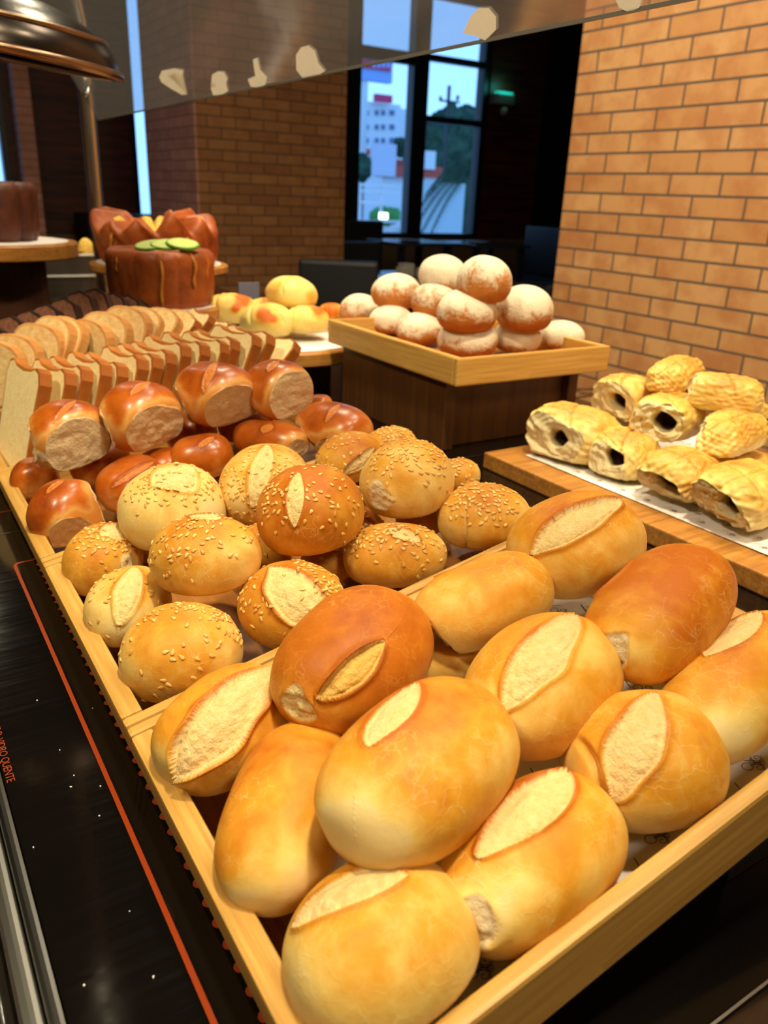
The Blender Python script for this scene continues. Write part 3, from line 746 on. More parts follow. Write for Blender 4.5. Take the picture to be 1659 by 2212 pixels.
liner('paper_liner', frame(tpt(.040, .0115, -RIMH + .0075), ex, ey, en), TW - .0145 - .0405, P - .027, 'white printed paper under the crusty rolls in the front tray', ox=.0521, oy=.0215)

# ------------------------------------------------------------------ counter
CX0, CX1, CY0, CY1 = .022, 1.16, -.62, 3.6
croot = empty('buffet_counter', (.6, 1.2, -.9), 'long black buffet counter with a glass top and steel edge', 'counter')
def slab(y0, y1, label):
    o = box('glass_panel', (CX0, y0 + .0008, -.012), (CX1, y1 - .0008, 0), GLASSB, croot, None, .0012, 2); return o
slab(-.62, .128, 'black glass counter panel nearest the viewer below the front tray')
slab(.128, .884, 'black glass counter panel under the front trays')
slab(.884, 1.64, 'black glass counter panel under the sliced bread')
slab(1.64, 3.6, 'black glass counter panel at the far end of the buffet')
# steel joints between the panels, edge trim and cabinet under the glass
for y in (.128, .884, 1.64): box('joint_strip', (CX0, y - .0007, -.0118), (CX1, y + .0007, .0004), STEEL, croot)
root = croot
box('edge_rail', (.0145, CY0, -.03), (.0218, CY1, .0015), CHROME, root, None, .0025)
box('edge_rail', (.004, CY0, -.034), (.0142, CY1, -.004), STEEL, root, None, .004)
bm = bmesh.new(); add_tube(bm, [(-.004, y, -.03) for y in np.linspace(CY0, CY1, 30)], .0075, 14); bobj('lower_rail', bm, CHROME, root, True)
bm = bmesh.new(); add_tube(bm, [(.010, .235, -.012), (-.006, .232, -.024), (-.022, .226, -.045), (-.030, .22, -.08), (-.032, .215, -.16)], lambda t: .010 - .002 * t, 16)
bobj('rail_bracket', bm, CHROME, root, True)
box('cabinet_body', (.03, CY0, -.85), (CX1 - .03, CY1, -.0125), BLACKM, croot)
# orange markings printed on the glass
def flat(name, pts_list, w, z, mat, parent=None, closed=False):
    bm = bmesh.new()
    for pts in pts_list: strip(bm, pts, w, z)
    return bobj(name, bm, mat, parent)
gp = [o for o in COL.objects if o.name.startswith('glass_panel')]
def zone(y0, y1, x0=.0795, x1=.5, w=.0032):
    r = .007
    if y0 < .2: return [(x0, .129)] + [(x0, .5)] + [(x0 + r - r * math.cos(t), y1 - r + r * math.sin(t)) for t in np.linspace(0, PI / 2, 6)] + [(x1, y1)]
    pts = [(x1, y1), (x0 + r, y1)] + [(x0 + r - r * math.sin(t), y1 - r + r * math.cos(t)) for t in np.linspace(0, PI / 2, 6)] + [(x0, y0 + r)] + [(x0 + r - r * math.cos(t), y0 + r - r * math.sin(t)) for t in np.linspace(0, PI / 2, 6)] + [(x1, y0)]
    return pts
flat('printed_outline', [zone(.16, .800)], .0030, .0004, ORANGE, gp[1])
flat('printed_outline', [zone(.95, 1.56)], .0024, .0004, ORANGED, gp[2])
bm = bmesh.new()
for k in range(44):
    y = .165 + k * .0148; c = [(.1030 + .0052 * math.cos(t), y + .0042 * math.sin(t), .0004) for t in np.linspace(0, 2 * PI, 14)[:-1]]
    bm.faces.new([bm.verts.new(p) for p in c])
bobj('printed_dots', bm, ORANGED, gp[1])
cu = bpy.data.curves.new('warning', 'FONT'); cu.body = 'CUIDADO: VIDRO QUENTE'; cu.size = .0072; cu.align_x = 'RIGHT'; cu.extrude = 0.00005; cu.space_character = .95
to = bpy.data.objects.new('tmp', cu); COL.objects.link(to); bpy.context.view_layer.update()
me = bpy.data.meshes.new_from_object(to.evaluated_get(bpy.context.evaluated_depsgraph_get())); bpy.data.objects.remove(to)
o = link('warning_text', me, ORANGED, gp[1], frame((.0235, .464, .00045), (0, -1, 0), (1, 0, 0), (0, 0, 1)))
# crumbs on the glass
for k, (x, y) in enumerate([(153, 1700), (215, 1762), (80, 1513), (331, 2110), (182, 2128), (129, 1620), (160, 1675), (72, 1830), (217, 1698), (280, 1968), (200, 1530)]):
    p = onz(x, y, .0008); bm = bmesh.new(); bmesh.ops.create_icosphere(bm, subdivisions=1, radius=.0007 if k < 5 else .0005)
    for v in bm.verts: v.co *= rnd.uniform(.7, 1.3)
    o = bobj('bread_crumb', bm, PAPER); o.location = p; tag(o, 'tiny pale crumb on the black glass left of the trays', 'crumb', 'crumbs on the black glass')

# ------------------------------------------------------------------ raised tray, pedestal, board
RT = (.690, .885, .998, 1.272)
mw = frame((RT[0], RT[1], ZT), (1, 0, 0), (0, 1, 0), (0, 0, 1))
make_tray(0, 'raised square bamboo tray on a dark pedestal holding floured buns', RT[2] - RT[0], RT[3] - RT[1], mw, .041, .013)
root = empty('tray_pedestal', (.84, 1.05, 0), 'dark open wooden pedestal under the tray of floured buns', 'pedestal')
pz = ZT - .0413
for nm, lo, hi in (('side_panel', (.702, .925, .0005), (.722, 1.235, pz)), ('side_panel', (.955, .925, .0005), (.975, 1.235, pz)), ('back_panel', (.7225, 1.18, .0005), (.9545, 1.20, pz)), ('front_panel', (.7225, .940, .0005), (.9545, .958, pz))):
    box(nm, lo, hi, WPED, root, None, .001)
BX0, BY0, BY1, BZ = .709, .2, .834, .0235
bmw = frame((0, 0, 0), (1, 0, 0), (0, 1, 0), (0, 0, 1))
o = box('wooden_board', (BX0, BY0, .0006), (1.10, BY1, BZ), WS, None, None, .002); tag(o, 'thick wooden board on the right carrying chocolate puff pastries', 'board')
liner('paper_liner', frame((.752, .22, BZ + .0006), (1, 0, 0), (0, 1, 0), (0, 0, 1)), (.33), .575, 'white printed paper under the puff pastries', size=.006)

# round stands
def stand(cx, cy, z, r, label, th=.024, ph=None, psz=.07, paper=.9):
    root = empty('round_stand', (cx, cy, 0), label, 'stand')
    bm = bmesh.new(); add_lathe(bm, [(r - .003, z - th), (r, z - th + .003), (r, z - .003), (r - .003, z)], 72, None, Matrix.Translation((cx, cy, 0)))
    bobj('stand_top', bm, WS, root, False)
    box('stand_base', (cx - psz, cy - psz, .0006), (cx + psz, cy + psz, z - th - .0003), WD, root, None, .002)
    if paper:
        bm = bmesh.new(); add_lathe(bm, [(r * paper, z + .0004), (r * paper, z + .0012)], 64, None, Matrix.Translation((cx, cy, 0)))
        tag(bobj('paper_disc', bm, PAPER), 'round white paper on the ' + label, 'paper')
    return root
KC = onz(600, 700, .120); kf = onz(620, 752, .120); kr = float(np.linalg.norm((KC - kf)[:2])) 
stand(.672, 1.435, .090, .166, 'low round wooden stand of cheese buns', .026, psz=.075)

# ------------------------------------------------------------------ sliced bread
def rrect(w, h, r, n=6, dip=0.0):
    pts = []
    for cx_, cy_, a0_ in ((w / 2 - r, h - r, 0), (-w / 2 + r, h - r, PI / 2), (-w / 2 + r * .5, r * .5, PI), (w / 2 - r * .5, r * .5, 1.5 * PI)):
        rr = r if cy_ > h / 2 else r * .5
        for k in range(n + 1): a = a0_ + PI / 2 * k / n; pts.append((cx_ + rr * math.cos(a), cy_ + rr * math.sin(a)))
    return pts
CRUMB = simple('soft_crumb', sRGB(252, 230, 174), .8, .2, var=sRGB(238, 208, 144), vs=160, vd=4, bump=.5, bs=420)
TCRUST = simple('toast_crust', sRGB(190, 118, 48), .55, .3, var=sRGB(156, 84, 28), vs=24, bump=.2, bs=300)
RCRUMB = simple('rustic_crumb', sRGB(240, 210, 150), .8, .2, var=sRGB(214, 170, 104), vs=110, vd=4, bump=.6, bs=300)
RCRUST = simple('rustic_crust', sRGB(220, 168, 104), .6, .3, var=sRGB(190, 126, 62), vs=30, bump=.3, bs=200)
CCRUMB = simple('chocolate_crumb', sRGB(172, 116, 88), .8, .2, var=sRGB(140, 88, 64), vs=120, bump=.6, bs=260)
CCRUST = simple('chocolate_crust', sRGB(66, 42, 36), .4, .4, var=sRGB(42, 26, 22), vs=30, bump=.3, bs=200)
def slice_bm(outline, th, inset=.004):
    """crumb slab and a crust band of the same thickness around it; outline in xy, thickness along z"""
    c = Vector((sum(p[0] for p in outline) / len(outline), sum(p[1] for p in outline) / len(outline)))
    inn = [tuple(c + (Vector(p) - c) * (1 - inset / max((Vector(p) - c).length, 1e-4))) for p in outline]
    a = bmesh.new(); add_poly(a, inn, th); b = bmesh.new(); n = len(outline)
    o0 = [b.verts.new((p[0], p[1], th * .04)) for p in outline]; o1 = [b.verts.new((p[0], p[1], th * .96)) for p in outline]
    i0 = [b.verts.new((p[0], p[1], 0)) for p in inn]; i1 = [b.verts.new((p[0], p[1], th)) for p in inn]
    for k in range(n):
        j = (k + 1) % n
        b.faces.new((o0[k], o0[j], o1[j], o1[k])); b.faces.new((i0[j], i0[k], i1[k], i1[j])); b.faces.new((o1[k], o1[j], i1[j], i1[k])); b.faces.new((o0[j], o0[k], i0[k], i0[j]))
    return a, b
def make_slice(name, outline, th, m1, m2, label, cat, group, inset=.0035):
    a, b = slice_bm(outline, th, inset)
    o = bobj(name, a, m1); bobj('crust', b, m2, o); return tag(o, label, cat, group)
def copy_slice(o, label):
    r = o.copy(); COL.objects.link(r); r.parent = None; r['label'] = label
    for ch in o.children: c = ch.copy(); COL.objects.link(c); c.parent = r; c.matrix_parent_inverse = Matrix.Identity(4); c.matrix_basis = Matrix.Identity(4)
    return r
# toast: local x = depth into the scene, y = up the slice, z = thickness
TS = .112
def toast_outline():
    w = .108; h = TS; pts = []
    for x, y in [(w / 2, .0), (w / 2 - .001, .03), (w / 2, .07), (w / 2 + .002, h - .014), (w / 2 - .004, h - .003), (w / 2 - .016, h), (w / 4, h - .004), (0, h - .005), (-w / 4, h - .003), (-w / 2 + .016, h), (-w / 2 + .004, h - .003), (-w / 2 - .002, h - .014), (-w / 2, .07), (-w / 2 + .001, .03), (-w / 2, 0)]: pts.append((x, y))
    return pts
GT = 'white toast slices leaning in a row'
t0 = make_slice('toast_slice', toast_outline(), .0155, CRUMB, TCRUST, 'x', 'bread slice', GT)
tops = [(103, 809), (158, 809), (194, 803), (236, 792), (270, 794), (314, 779), (344, 773), (376, 767), (409, 752), (447, 746), (494, 746), (517, 741), (563, 731), (597, 733), (656, 754)]
ordn = ['leftmost white toast slice, its whole cream face showing', 'second', 'third', 'fourth', 'fifth', 'sixth', 'seventh', 'eighth', 'ninth', 'tenth', 'eleventh', 'twelfth', 'thirteenth', 'fourteenth', 'rightmost white toast slice, lying almost flat at the end of the row']
FLO = -RIMH + .0075
Yf = TO[1] + 3 * P + .018
for i, (x, y) in enumerate(tops):
    Tp = ony(x, y, Yf + .002 + .0 * i)                      # top front corner on the plane of the slice fronts
    v = Tp - tpt(0, 0, FLO); hgt = v @ en; a_ = v @ ex
    lean = min(math.radians(27), math.atan(max(.02, a_ - .018) / hgt)); Ls = hgt / math.cos(lean)
    if Ls < .115: Ls = .115; lean = math.acos(max(.2, hgt / Ls))
    s_ = Ls / TS
    upv = en * math.cos(lean) + ex * math.sin(lean); nv = np.cross(ey, upv)        # face normal, to the left and up
    base = tpt(0, 0, FLO) + ex * (a_ - Ls * math.sin(lean)) + en * .0004
    o = t0 if i == 0 else copy_slice(t0, '')
    yc = Yf + .054
    base = np.array([base[0], yc, base[2]])
    o.matrix_world = Matrix.Translation(base) @ Matrix.Rotation(.17, 4, 'Z') @ frame((0, 0, 0), ey, upv, -nv) @ Matrix.Diagonal((1, s_, 1, 1)) @ Matrix.Rotation(rnd.uniform(-.02, .02), 4, 'Z')
    o['label'] = ordn[i] if i in (0, 14) else f'{ordn[i]} white toast slice from the left in the front row'
# rustic slices behind
def oval(w, h, n=28, seed=1):
    r_ = random.Random(seed); ph = r_.uniform(0, 6)
    return [((w / 2) * math.copysign(abs(math.cos(t)) ** .8, math.cos(t)) * (1 + .04 * math.sin(3 * t + ph)), h / 2 + (h / 2) * math.copysign(abs(math.sin(t)) ** .75, math.sin(t)) * (1 + .03 * math.sin(2 * t + ph))) for t in np.linspace(0, 2 * PI, n + 1)[:-1]]
GR = 'round rustic bread slices behind the toast'
r0 = make_slice('rustic_slice', oval(.082, .088), .016, RCRUMB, RCRUST, 'x', 'bread slice', GR)
rus = [(5, 735, 10, 'leftmost rustic bread slice at the edge of the picture'), (50, 722, 14, 'second rustic slice from the left, thin and bent'), (105, 700, 16, 'speckled rustic slice facing left, third from the left'), (152, 694, 32, 'rustic slice showing mostly its orange crust, fourth from the left'), (180, 697, 36, 'crust side of the fifth rustic slice from the left'), (212, 690, 12, 'rustic slice facing forward in the middle of the rear row'), (258, 680, 24, 'rustic slice third from the right in the rear row'), (298, 665, 20, 'tallest rustic slice in the rear row with a bright face'), (352, 680, 44, 'rustic slice behind the middle toasts'), (392, 684, 50, 'rustic slice low behind the toasts, second from the right'), (430, 690, 56, 'rightmost rustic slice, lying low by the cheese buns')]
Yr = Yf + .152
for i, (x, y, ln, lb) in enumerate(rus):
    Tp = ony(x, y, Yr); v = Tp - tpt(0, 0, FLO); hgt = v @ en; a_ = v @ ex; hgt = max(hgt, .03)
    lean = math.radians(ln + 6); Ls = .088; upv = en * math.cos(lean) + ex * math.sin(lean); nv = np.cross(ey, upv)
    top = Tp; base = top - upv * Ls
    o = r0 if i == 0 else copy_slice(r0, ''); o['label'] = lb
    yaw = math.radians(rnd.uniform(22, 44))
    o.matrix_world = Matrix.Translation(base) @ Matrix.Rotation(yaw, 4, 'Z') @ frame((0, 0, 0), ey, upv, -nv)
# more white toasts at the back right
wt = [(470, 690, 'white toast slice at the back, left of the cheese buns'), (510, 708, 'white toast slice at the back just under the front cheese bun'), (440, 700, 'white toast slice at the back, farthest left of the rear three')]
for x, y, lb in wt:
    Tp = ony(x, y, Yf + .13); lean = math.radians(52); upv = en * math.cos(lean) + ex * math.sin(lean); nv = np.cross(ey, upv)
    o = copy_slice(t0, lb); o.matrix_world = frame(Tp - upv * TS * .8 + ey * .04, ey, upv, -nv) @ Matrix.Scale(.8, 4)
# chocolate loaf slices on their own plate
GC = 'dark chocolate cake slices in a row'
pc = onz(170, 735, .03)
c0 = make_slice('chocolate_slice', [(-.045, 0), (.045, 0), (.040, .05), (.024, .072), (.0, .08), (-.024, .072), (-.040, .05)][::1], .016, CCRUMB, CCRUST, 'x', 'cake slice', GC, .004)
chs = [(8, 708), (50, 690), (92, 678), (128, 665), (165, 652), (200, 637), (232, 631), (270, 640), (302, 645), (325, 655)]
on = ['leftmost', 'second', 'third', 'fourth', 'fifth', 'sixth', 'seventh', 'eighth', 'ninth', 'rightmost']
YC = 1.42
cps = []
for i, (x, y) in enumerate(chs):
    Tp = ony(x, y, YC); lean = math.radians(24); upv = np.array([math.sin(lean), 0, math.cos(lean)]); nv = np.cross(ey, upv)
    o = c0 if i == 0 else copy_slice(c0, ''); o['label'] = f'{on[i]} dark chocolate cake slice' + (' from the left' if 0 < i < 9 else ' of the row') + ' behind the sliced bread'
    b_ = Tp - upv * .08; cps.append(b_)
    o.matrix_world = Matrix.Translation(b_) @ Matrix.Rotation(.55, 4, 'Z') @ frame((0, 0, 0), ey, upv, -nv)
# sloping long plate below them
zs = [c[2] for c in cps]; xa, xb = cps[0][0] - .05, cps[-1][0] + .05
sl_ = (cps[-1][2] - cps[0][2]) / (cps[-1][0] - cps[0][0]); an_ = math.atan(sl_)
mwc = frame((cps[0][0], YC, cps[0][2] - .004), (math.cos(an_), 0, math.sin(an_)), (0, 1, 0), (-math.sin(an_), 0, math.cos(an_)))
Lc = (cps[-1][0] - cps[0][0]) / math.cos(an_)
o = box('serving_board', (-.05, -.06, -.012), (Lc + .01, .07, -.004), WD, None, mwc, .002); tag(o, 'dark sloping board under the chocolate cake slices', 'board')
q = mwc @ Vector((Lc * .5, 0, -.013))
bm = bmesh.new(); A1 = mwc @ Vector((Lc * .3, -.05, -.0125)); A2 = mwc @ Vector((Lc * .75, -.05, -.0125)); vv = []
for y in (YC - .05, YC + .06): vv.append([bm.verts.new(p) for p in ((A1.x, y, .0006), (A2.x, y, .0006), (A2.x, y, A2.z), (A1.x, y, A1.z))])
bm.faces.new(vv[0]); bm.faces.new(list(reversed(vv[1])))
for k in range(4): bm.faces.new((vv[0][k], vv[1][k], vv[1][(k + 1) % 4], vv[0][(k + 1) % 4]))
bmesh.ops.recalc_face_normals(bm, faces=bm.faces); tag(bobj('board_riser', bm, BLACKM), 'black riser under the sloping board of chocolate slices', 'riser')

# ------------------------------------------------------------------ cakes
def cake_mat(name, a, b, c, gl=.4):
    n = NT(name); v = n.tc.outputs['Object']
    k = n.noise(v, 22, 5, .65, .5); s = n.attr('bake')
    col = n.ramp(k, [(.3, b), (.6, a)]); col = n.mix(s, col, c)
    n.base(col); n.set(gl, .4); n.bump(n.noise(v, 90, 4, .6), .4, .003); return n.m
CARROT = cake_mat('bundt_crust', sRGB(176, 88, 34), sRGB(126, 54, 20), sRGB(222, 140, 50), .45)
CHOCM = cake_mat('chocolate_cake_crust', sRGB(92, 46, 28), sRGB(62, 28, 18), sRGB(120, 66, 40), .5)
LIME = simple('lime_flesh', sRGB(222, 234, 140), .4, .4, var=sRGB(190, 214, 90), vs=90)
LRIND = simple('lime_rind', sRGB(96, 150, 40), .4, .4)
CUST = simple('caramel_glaze', sRGB(214, 140, 58), .3, .5, var=sRGB(190, 110, 40), vs=60, bump=.2, bs=100)
YEL = simple('yellow_sponge', sRGB(250, 214, 110), .7, .3, var=sRGB(226, 172, 70), vs=80, bump=.5, bs=150)
def bundt(name, cx, cy, z, r, h, mat, label, lob=14, amp=.05, jag=0.0, tw=0.0, seed=1):
    n = 168; prof = []
    for k in range(9): t = k / 8; prof.append((r * (.93 + .07 * math.sin(t * PI * .5)) * (1 if k else .96), h * t * .82))
    for k in range(1, 7): t = k / 6 * PI / 2; prof.append((r * (.86 + .14 * math.cos(t)), h * (.82 + .18 * math.sin(t))))
    for k in range(1, 6): t = k / 5; prof.append((r * (.86 - .30 * t), h * (1 - .03 * t)))
    for k in range(1, 5): t = k / 4; prof.append((r * (.56 - .30 * t), h * (.97 - .30 * t * t)))
    prof.append((.0001 + r * .2, h * .5))
    L1 = Lumps(seed, 9)
    def fr(t, rr, zz):
        u = zz / h; a = lob * (t + tw * u); w = 1 - amp * (abs(math.sin(a / 2)) ** .6 < .55) * 0 - amp * (1 - abs(math.sin(a / 2)) ** .5)
        w *= 1 + .012 * float(L1(np.array([[math.cos(t), math.sin(t), u]]))[0])
        j = jag * h * (abs(((a / (2 * PI)) % 1) - .5) * 2 * (.7 + .3 * math.sin(3 * t))) * max(0, u - .45) * (1 if rr > r * .4 else .3)
        return rr * w * (1 + .35 * j / h), zz + j
    bm = bmesh.new(); add_lathe(bm, prof, n, fr, Matrix.Translation((cx, cy, z)))
    me = bm_mesh(name, bm, True); me.attributes.new('bake', 'FLOAT', 'POINT')
    o = link(name, me, mat); return tag(o, label, 'cake')
def drip(parent, cx, cy, z, r, h, th, w, ln, mat, name='glaze_drip'):
    bm = bmesh.new(); pts = []
    for k in range(5): t = k / 4; pts.append((cx + math.cos(th) * r * (.62 + .30 * t), cy + math.sin(th) * r * (.62 + .30 * t), z + h * (.985 + .006 - .03 * t * t)))
    for k in range(1, 9): t = k / 8; rr = r * (1.0 + .012); pts.append((cx + math.cos(th + .02 * math.sin(6 * t)) * rr * (1 - .02 * t), cy + math.sin(th + .02 * math.sin(6 * t)) * rr * (1 - .02 * t), z + h * (.88 - ln * t)))
    add_tube(bm, pts, lambda t: w * (.7 + .5 * math.sin(t * 9) ** 2), 8); bobj(name, bm, mat, parent, True)
# front bundt: outline 238..468 x 545..662
z1 = .135; dC = 1.56; cc = atd(352, 655, dC); zb = float(cc[2]); r1 = 113 / F * dC; h1 = 105 / F * dC / .93
front = bundt('bundt_cake', cc[0], cc[1], zb, r1, h1, CARROT, 'smooth tall brown bundt cake topped with lime slices and caramel drips', 16, .02, seed=4)
toC = math.atan2(-cc[1], -cc[0])
for a, w, ln in ((-.85, .002, .25), (.0, .0028, .82), (.62, .0034, .5), (.98, .0022, .35)): drip(front, cc[0], cc[1], zb, r1, h1, toC + a, w, ln, CUST)
st = stand(cc[0], cc[1], zb - .0015, r1 * 1.12, 'round wooden stand under the lime topped bundt cake', .02, psz=.042)
for k, (x, y, s) in enumerate([(328, 553, 1), (362, 549, 1), (396, 553, 1)]):
    c = atd(x, y, dC - r1 * .75); bm = bmesh.new(); add_lathe(bm, [(.0235, 0), (.0245, .001), (.0245, .004), (.0235, .005)], 32); o = bobj('lime_slice', bm, LRIND)
    bm = bmesh.new(); add_lathe(bm, [(.0222, .0051), (.0222, .0054)], 24); bobj('lime_flesh', bm, LIME, o)
    zz = zb + h1 * .985 + .007 + k * .0022
    o.matrix_world = Matrix.Translation((c[0], c[1], zz)) @ Euler((.26, -.1 + .1 * k, -.5)).to_matrix().to_4x4() @ Matrix.Diagonal((1.25, 1.1, 1, 1))
    tag(o, ['left lime slice on top of the front bundt cake', 'middle lime slice on top of the front bundt cake', 'right lime slice on top of the front bundt cake'][k], 'lime slice', 'lime slices on the bundt cake')
# rear jagged bundt on a higher stand: outline 212..475 x 470..560
d2_ = 1.78; cb = atd(345, 566, d2_); r2 = 128 / F * d2_; h2 = 66 / F * d2_; z2 = float(cb[2])
rear = bundt('bundt_cake', cb[0], cb[1], z2, r2, h2, CARROT, 'jagged crown shaped bundt cake with yellow pieces behind the smooth one', 11, .13, jag=1.25, tw=.5, seed=9)
toC = math.atan2(-cb[1], -cb[0])
for a in (-.8, .45): drip(rear, cb[0], cb[1], z2, r2, h2 * 1.02, toC + a, .0032, .5, CUST)
for k, (a, rr) in enumerate(((-.25, .66), (.12, .6), (1.6, .62), (2.6, .62), (-1.5, .6))):
    bm = bmesh.new(); bmesh.ops.create_cone(bm, cap_ends=True, segments=5, radius1=.030, radius2=.014, depth=.042)
    for v in bm.verts: v.co += Vector((rnd.uniform(-.005, .005), rnd.uniform(-.005, .005), rnd.uniform(-.004, .004)))
    bmesh.ops.bevel(bm, geom=bm.edges[:], offset=.003, segments=2, affect='EDGES')
    o = bobj('sponge_piece', bm, YEL); o.location = (cb[0] + math.cos(toC + a) * r2 * rr, cb[1] + math.sin(toC + a) * r2 * rr, z2 + h2 * 1.10); o.rotation_euler = (rnd.uniform(-.4, .4), rnd.uniform(-.4, .4), k)
    tag(o, ['yellow sponge piece left of the middle on top of the jagged bundt cake', 'yellow sponge piece right of the middle on top of the jagged bundt cake', 'yellow sponge piece at the back right of the jagged bundt cake', 'yellow sponge piece at the back of the jagged bundt cake', 'yellow sponge piece at the left end of the jagged bundt cake'][k], 'sponge piece', 'yellow sponge pieces on the jagged cake')
stand(cb[0], cb[1], z2 - .0015, r2 * 1.13, 'higher round wooden stand under the jagged bundt cake', .018, psz=.05)
# chocolate cake at the left on a tall stand: disc right end 160, front rim top y ~518
dd = 1.85; cl = atd(-40, 518, dd); zl = float(cl[2])
rl = 195 / F * dd
stand(cl[0], cl[1], zl, rl, 'tall round stand of chocolate cake at the left picture edge', .034, psz=.115)
box_ = bundt('bundt_cake', cl[0], cl[1], zl + .0015, 124 / F * dd, 118 / F * dd, CHOCM, 'dark chocolate bundt cake at the left edge of the picture', 14, .07, seed=12)

# ------------------------------------------------------------------ hot food pans at the far left
cp = ony(145, 610, 2.45)
def pan(z, label, col):
    root = empty('buffet_pan', (cp[0], 2.45, z), label, 'pan', 'pale pans of hot food')
    x0, x1 = ony(60, 560, 2.45)[0], ony(201, 560, 2.45)[0]; y0, y1 = 2.44, 2.70; h = .055
    box('pan_front', (x0, y0, z), (x1, y0 + .006, z + h), STEEL, root, None, .002)
    box('pan_side', (x0, y0 + .0065, z), (x0 + .006, y1, z + h), STEEL, root); box('pan_side', (x1 - .006, y0 + .0065, z), (x1, y1, z + h), STEEL, root)
    box('pan_back', (x0 + .0065, y1 - .006, z), (x1 - .0065, y1, z + h), STEEL, root)
    box('pan_bottom', (x0 + .0065, y0 + .0065, z), (x1 - .0065, y1 - .0065, z + .006), STEEL, root)
    box('pan_rim', (x0 - .004, y0 - .008, z + h), (x1 + .004, y0 + .004, z + h + .006), WHITEM, root, None, .002)
    bm = bmesh.new(); nx = 30; L1 = Lumps(int(z * 1000) + 3, 60); g = []
    for i in range(nx + 1):
        g.append([])
        for j in range(21):
            X = x0 + .008 + (x1 - x0 - .016) * i / nx; Y = y0 + .01 + (y1 - y0 - .02) * j / 20
            g[-1].append(bm.verts.new((X, Y, z + h - .004 + .012 * abs(float(L1(np.array([[X, Y, 0]]))[0])))))
    for i in range(nx):
        for j in range(20): bm.faces.new((g[i][j], g[i + 1][j], g[i + 1][j + 1], g[i][j + 1]))
    fd = bobj('pan_food', bm, col, None, True); tag(fd, 'golden food filling the ' + label, 'food', kind='stuff')
    return root
zA = float(ony(145, 598, 2.45)[2]) - .055; zB = float(ony(145, 553, 2.45)[2]) - .055
pan(zA, 'lower pale hot food pan between the stands at the left', YEL); pan(zB, 'upper pale hot food pan between the stands at the left', YEL)
fb = [o for o in COL.objects if o.name.startswith('pan_food')]
o = box('pan_rack', (cp[0] - .22, 2.445, .0006), (cp[0] + .1, 2.69, zA - .002), STEEL, None, None, .003); tag(o, 'steel rack under the hot food pans at the left', 'rack')
o = box('pan_spacer', (cp[0] - .2, 2.72, .0006), (cp[0] + .06, 2.76, zB + .04), STEEL, None, None, .002); tag(o, 'steel upright behind the hot food pans', 'rack')
bm = bmesh.new(); bmesh.ops.create_uvsphere(bm, u_segments=20, v_segments=12, radius=.022)
for v in bm.verts: v.co.z *= 1.5
o = bobj('cheese_piece', bm, YEL, None, True); o.location = ony(186, 540, 2.47); tag(o, 'pale yellow pastry standing at the right end of the upper pan', 'pastry')

# ------------------------------------------------------------------ sneeze guard, post
GX, GZ = .55, H + .131 / .5 * .55
root = empty('glass_guard', (GX, 1.2, GZ), 'leaning clear glass guard above the buffet with a straight lower edge', 'glass guard')
n = NT('guard_glass'); tr_ = n.n('ShaderNodeBsdfTransparent'); tr_.inputs[0].default_value = (.70, .72, .76, 1); gl = n.n('ShaderNodeBsdfGlossy'); gl.inputs['Roughness'].default_value = .12
frn = n.n('ShaderNodeFresnel'); frn.inputs['IOR'].default_value = 1.5; mx = n.n('ShaderNodeMixShader'); n.l(n.math('MULTIPLY', frn.outputs[0], .35), mx.inputs[0]); n.l(tr_.outputs[0], mx.inputs[1]); n.l(gl.outputs[0], mx.inputs[2])
wv = n.noise(n.tc.outputs['Object'], 5, 2); bp = n.n('ShaderNodeBump'); bp.inputs['Strength'].default_value = .25; bp.inputs['Distance'].default_value = .01; n.l(wv, bp.inputs['Height']); n.l(bp.outputs[0], gl.inputs['Normal'])
df = n.n('ShaderNodeBsdfTranslucent'); df.inputs[0].default_value = (.8, .8, .8, 1); m2_ = n.n('ShaderNodeMixShader'); m2_.inputs[0].default_value = .035; n.l(mx.outputs[0], m2_.inputs[1]); n.l(df.outputs[0], m2_.inputs[2]); n.l(m2_.outputs[0], n.t.nodes['Material Output'].inputs['Surface']); GG = n.m
gy1 = float(onx(212, 261, GX)[1])
bm = bmesh.new(); p = [(GX, .05, GZ), (GX, gy1, GZ), (GX - .26, gy1, GZ + .42), (GX - .26, .05, GZ + .42)]
bm.faces.new([bm.verts.new(q_) for q_ in p]); bobj('glass_pane', bm, GG, root)
box('lower_glass_edge', (GX - .0012, .05, GZ - .0022), (GX + .0012, gy1, GZ + .0008), simple('glass_edge', sRGB(120, 118, 110), .2, .6), root)
bm = bmesh.new(); ap = ony(200, 250, 2.3); add_tube(bm, [(GX - .03, gy1 - .03, GZ + .05), (ap[0], 2.275, GZ + .08)], .008, 12); bobj('support_arm', bm, CHROME, root, True)
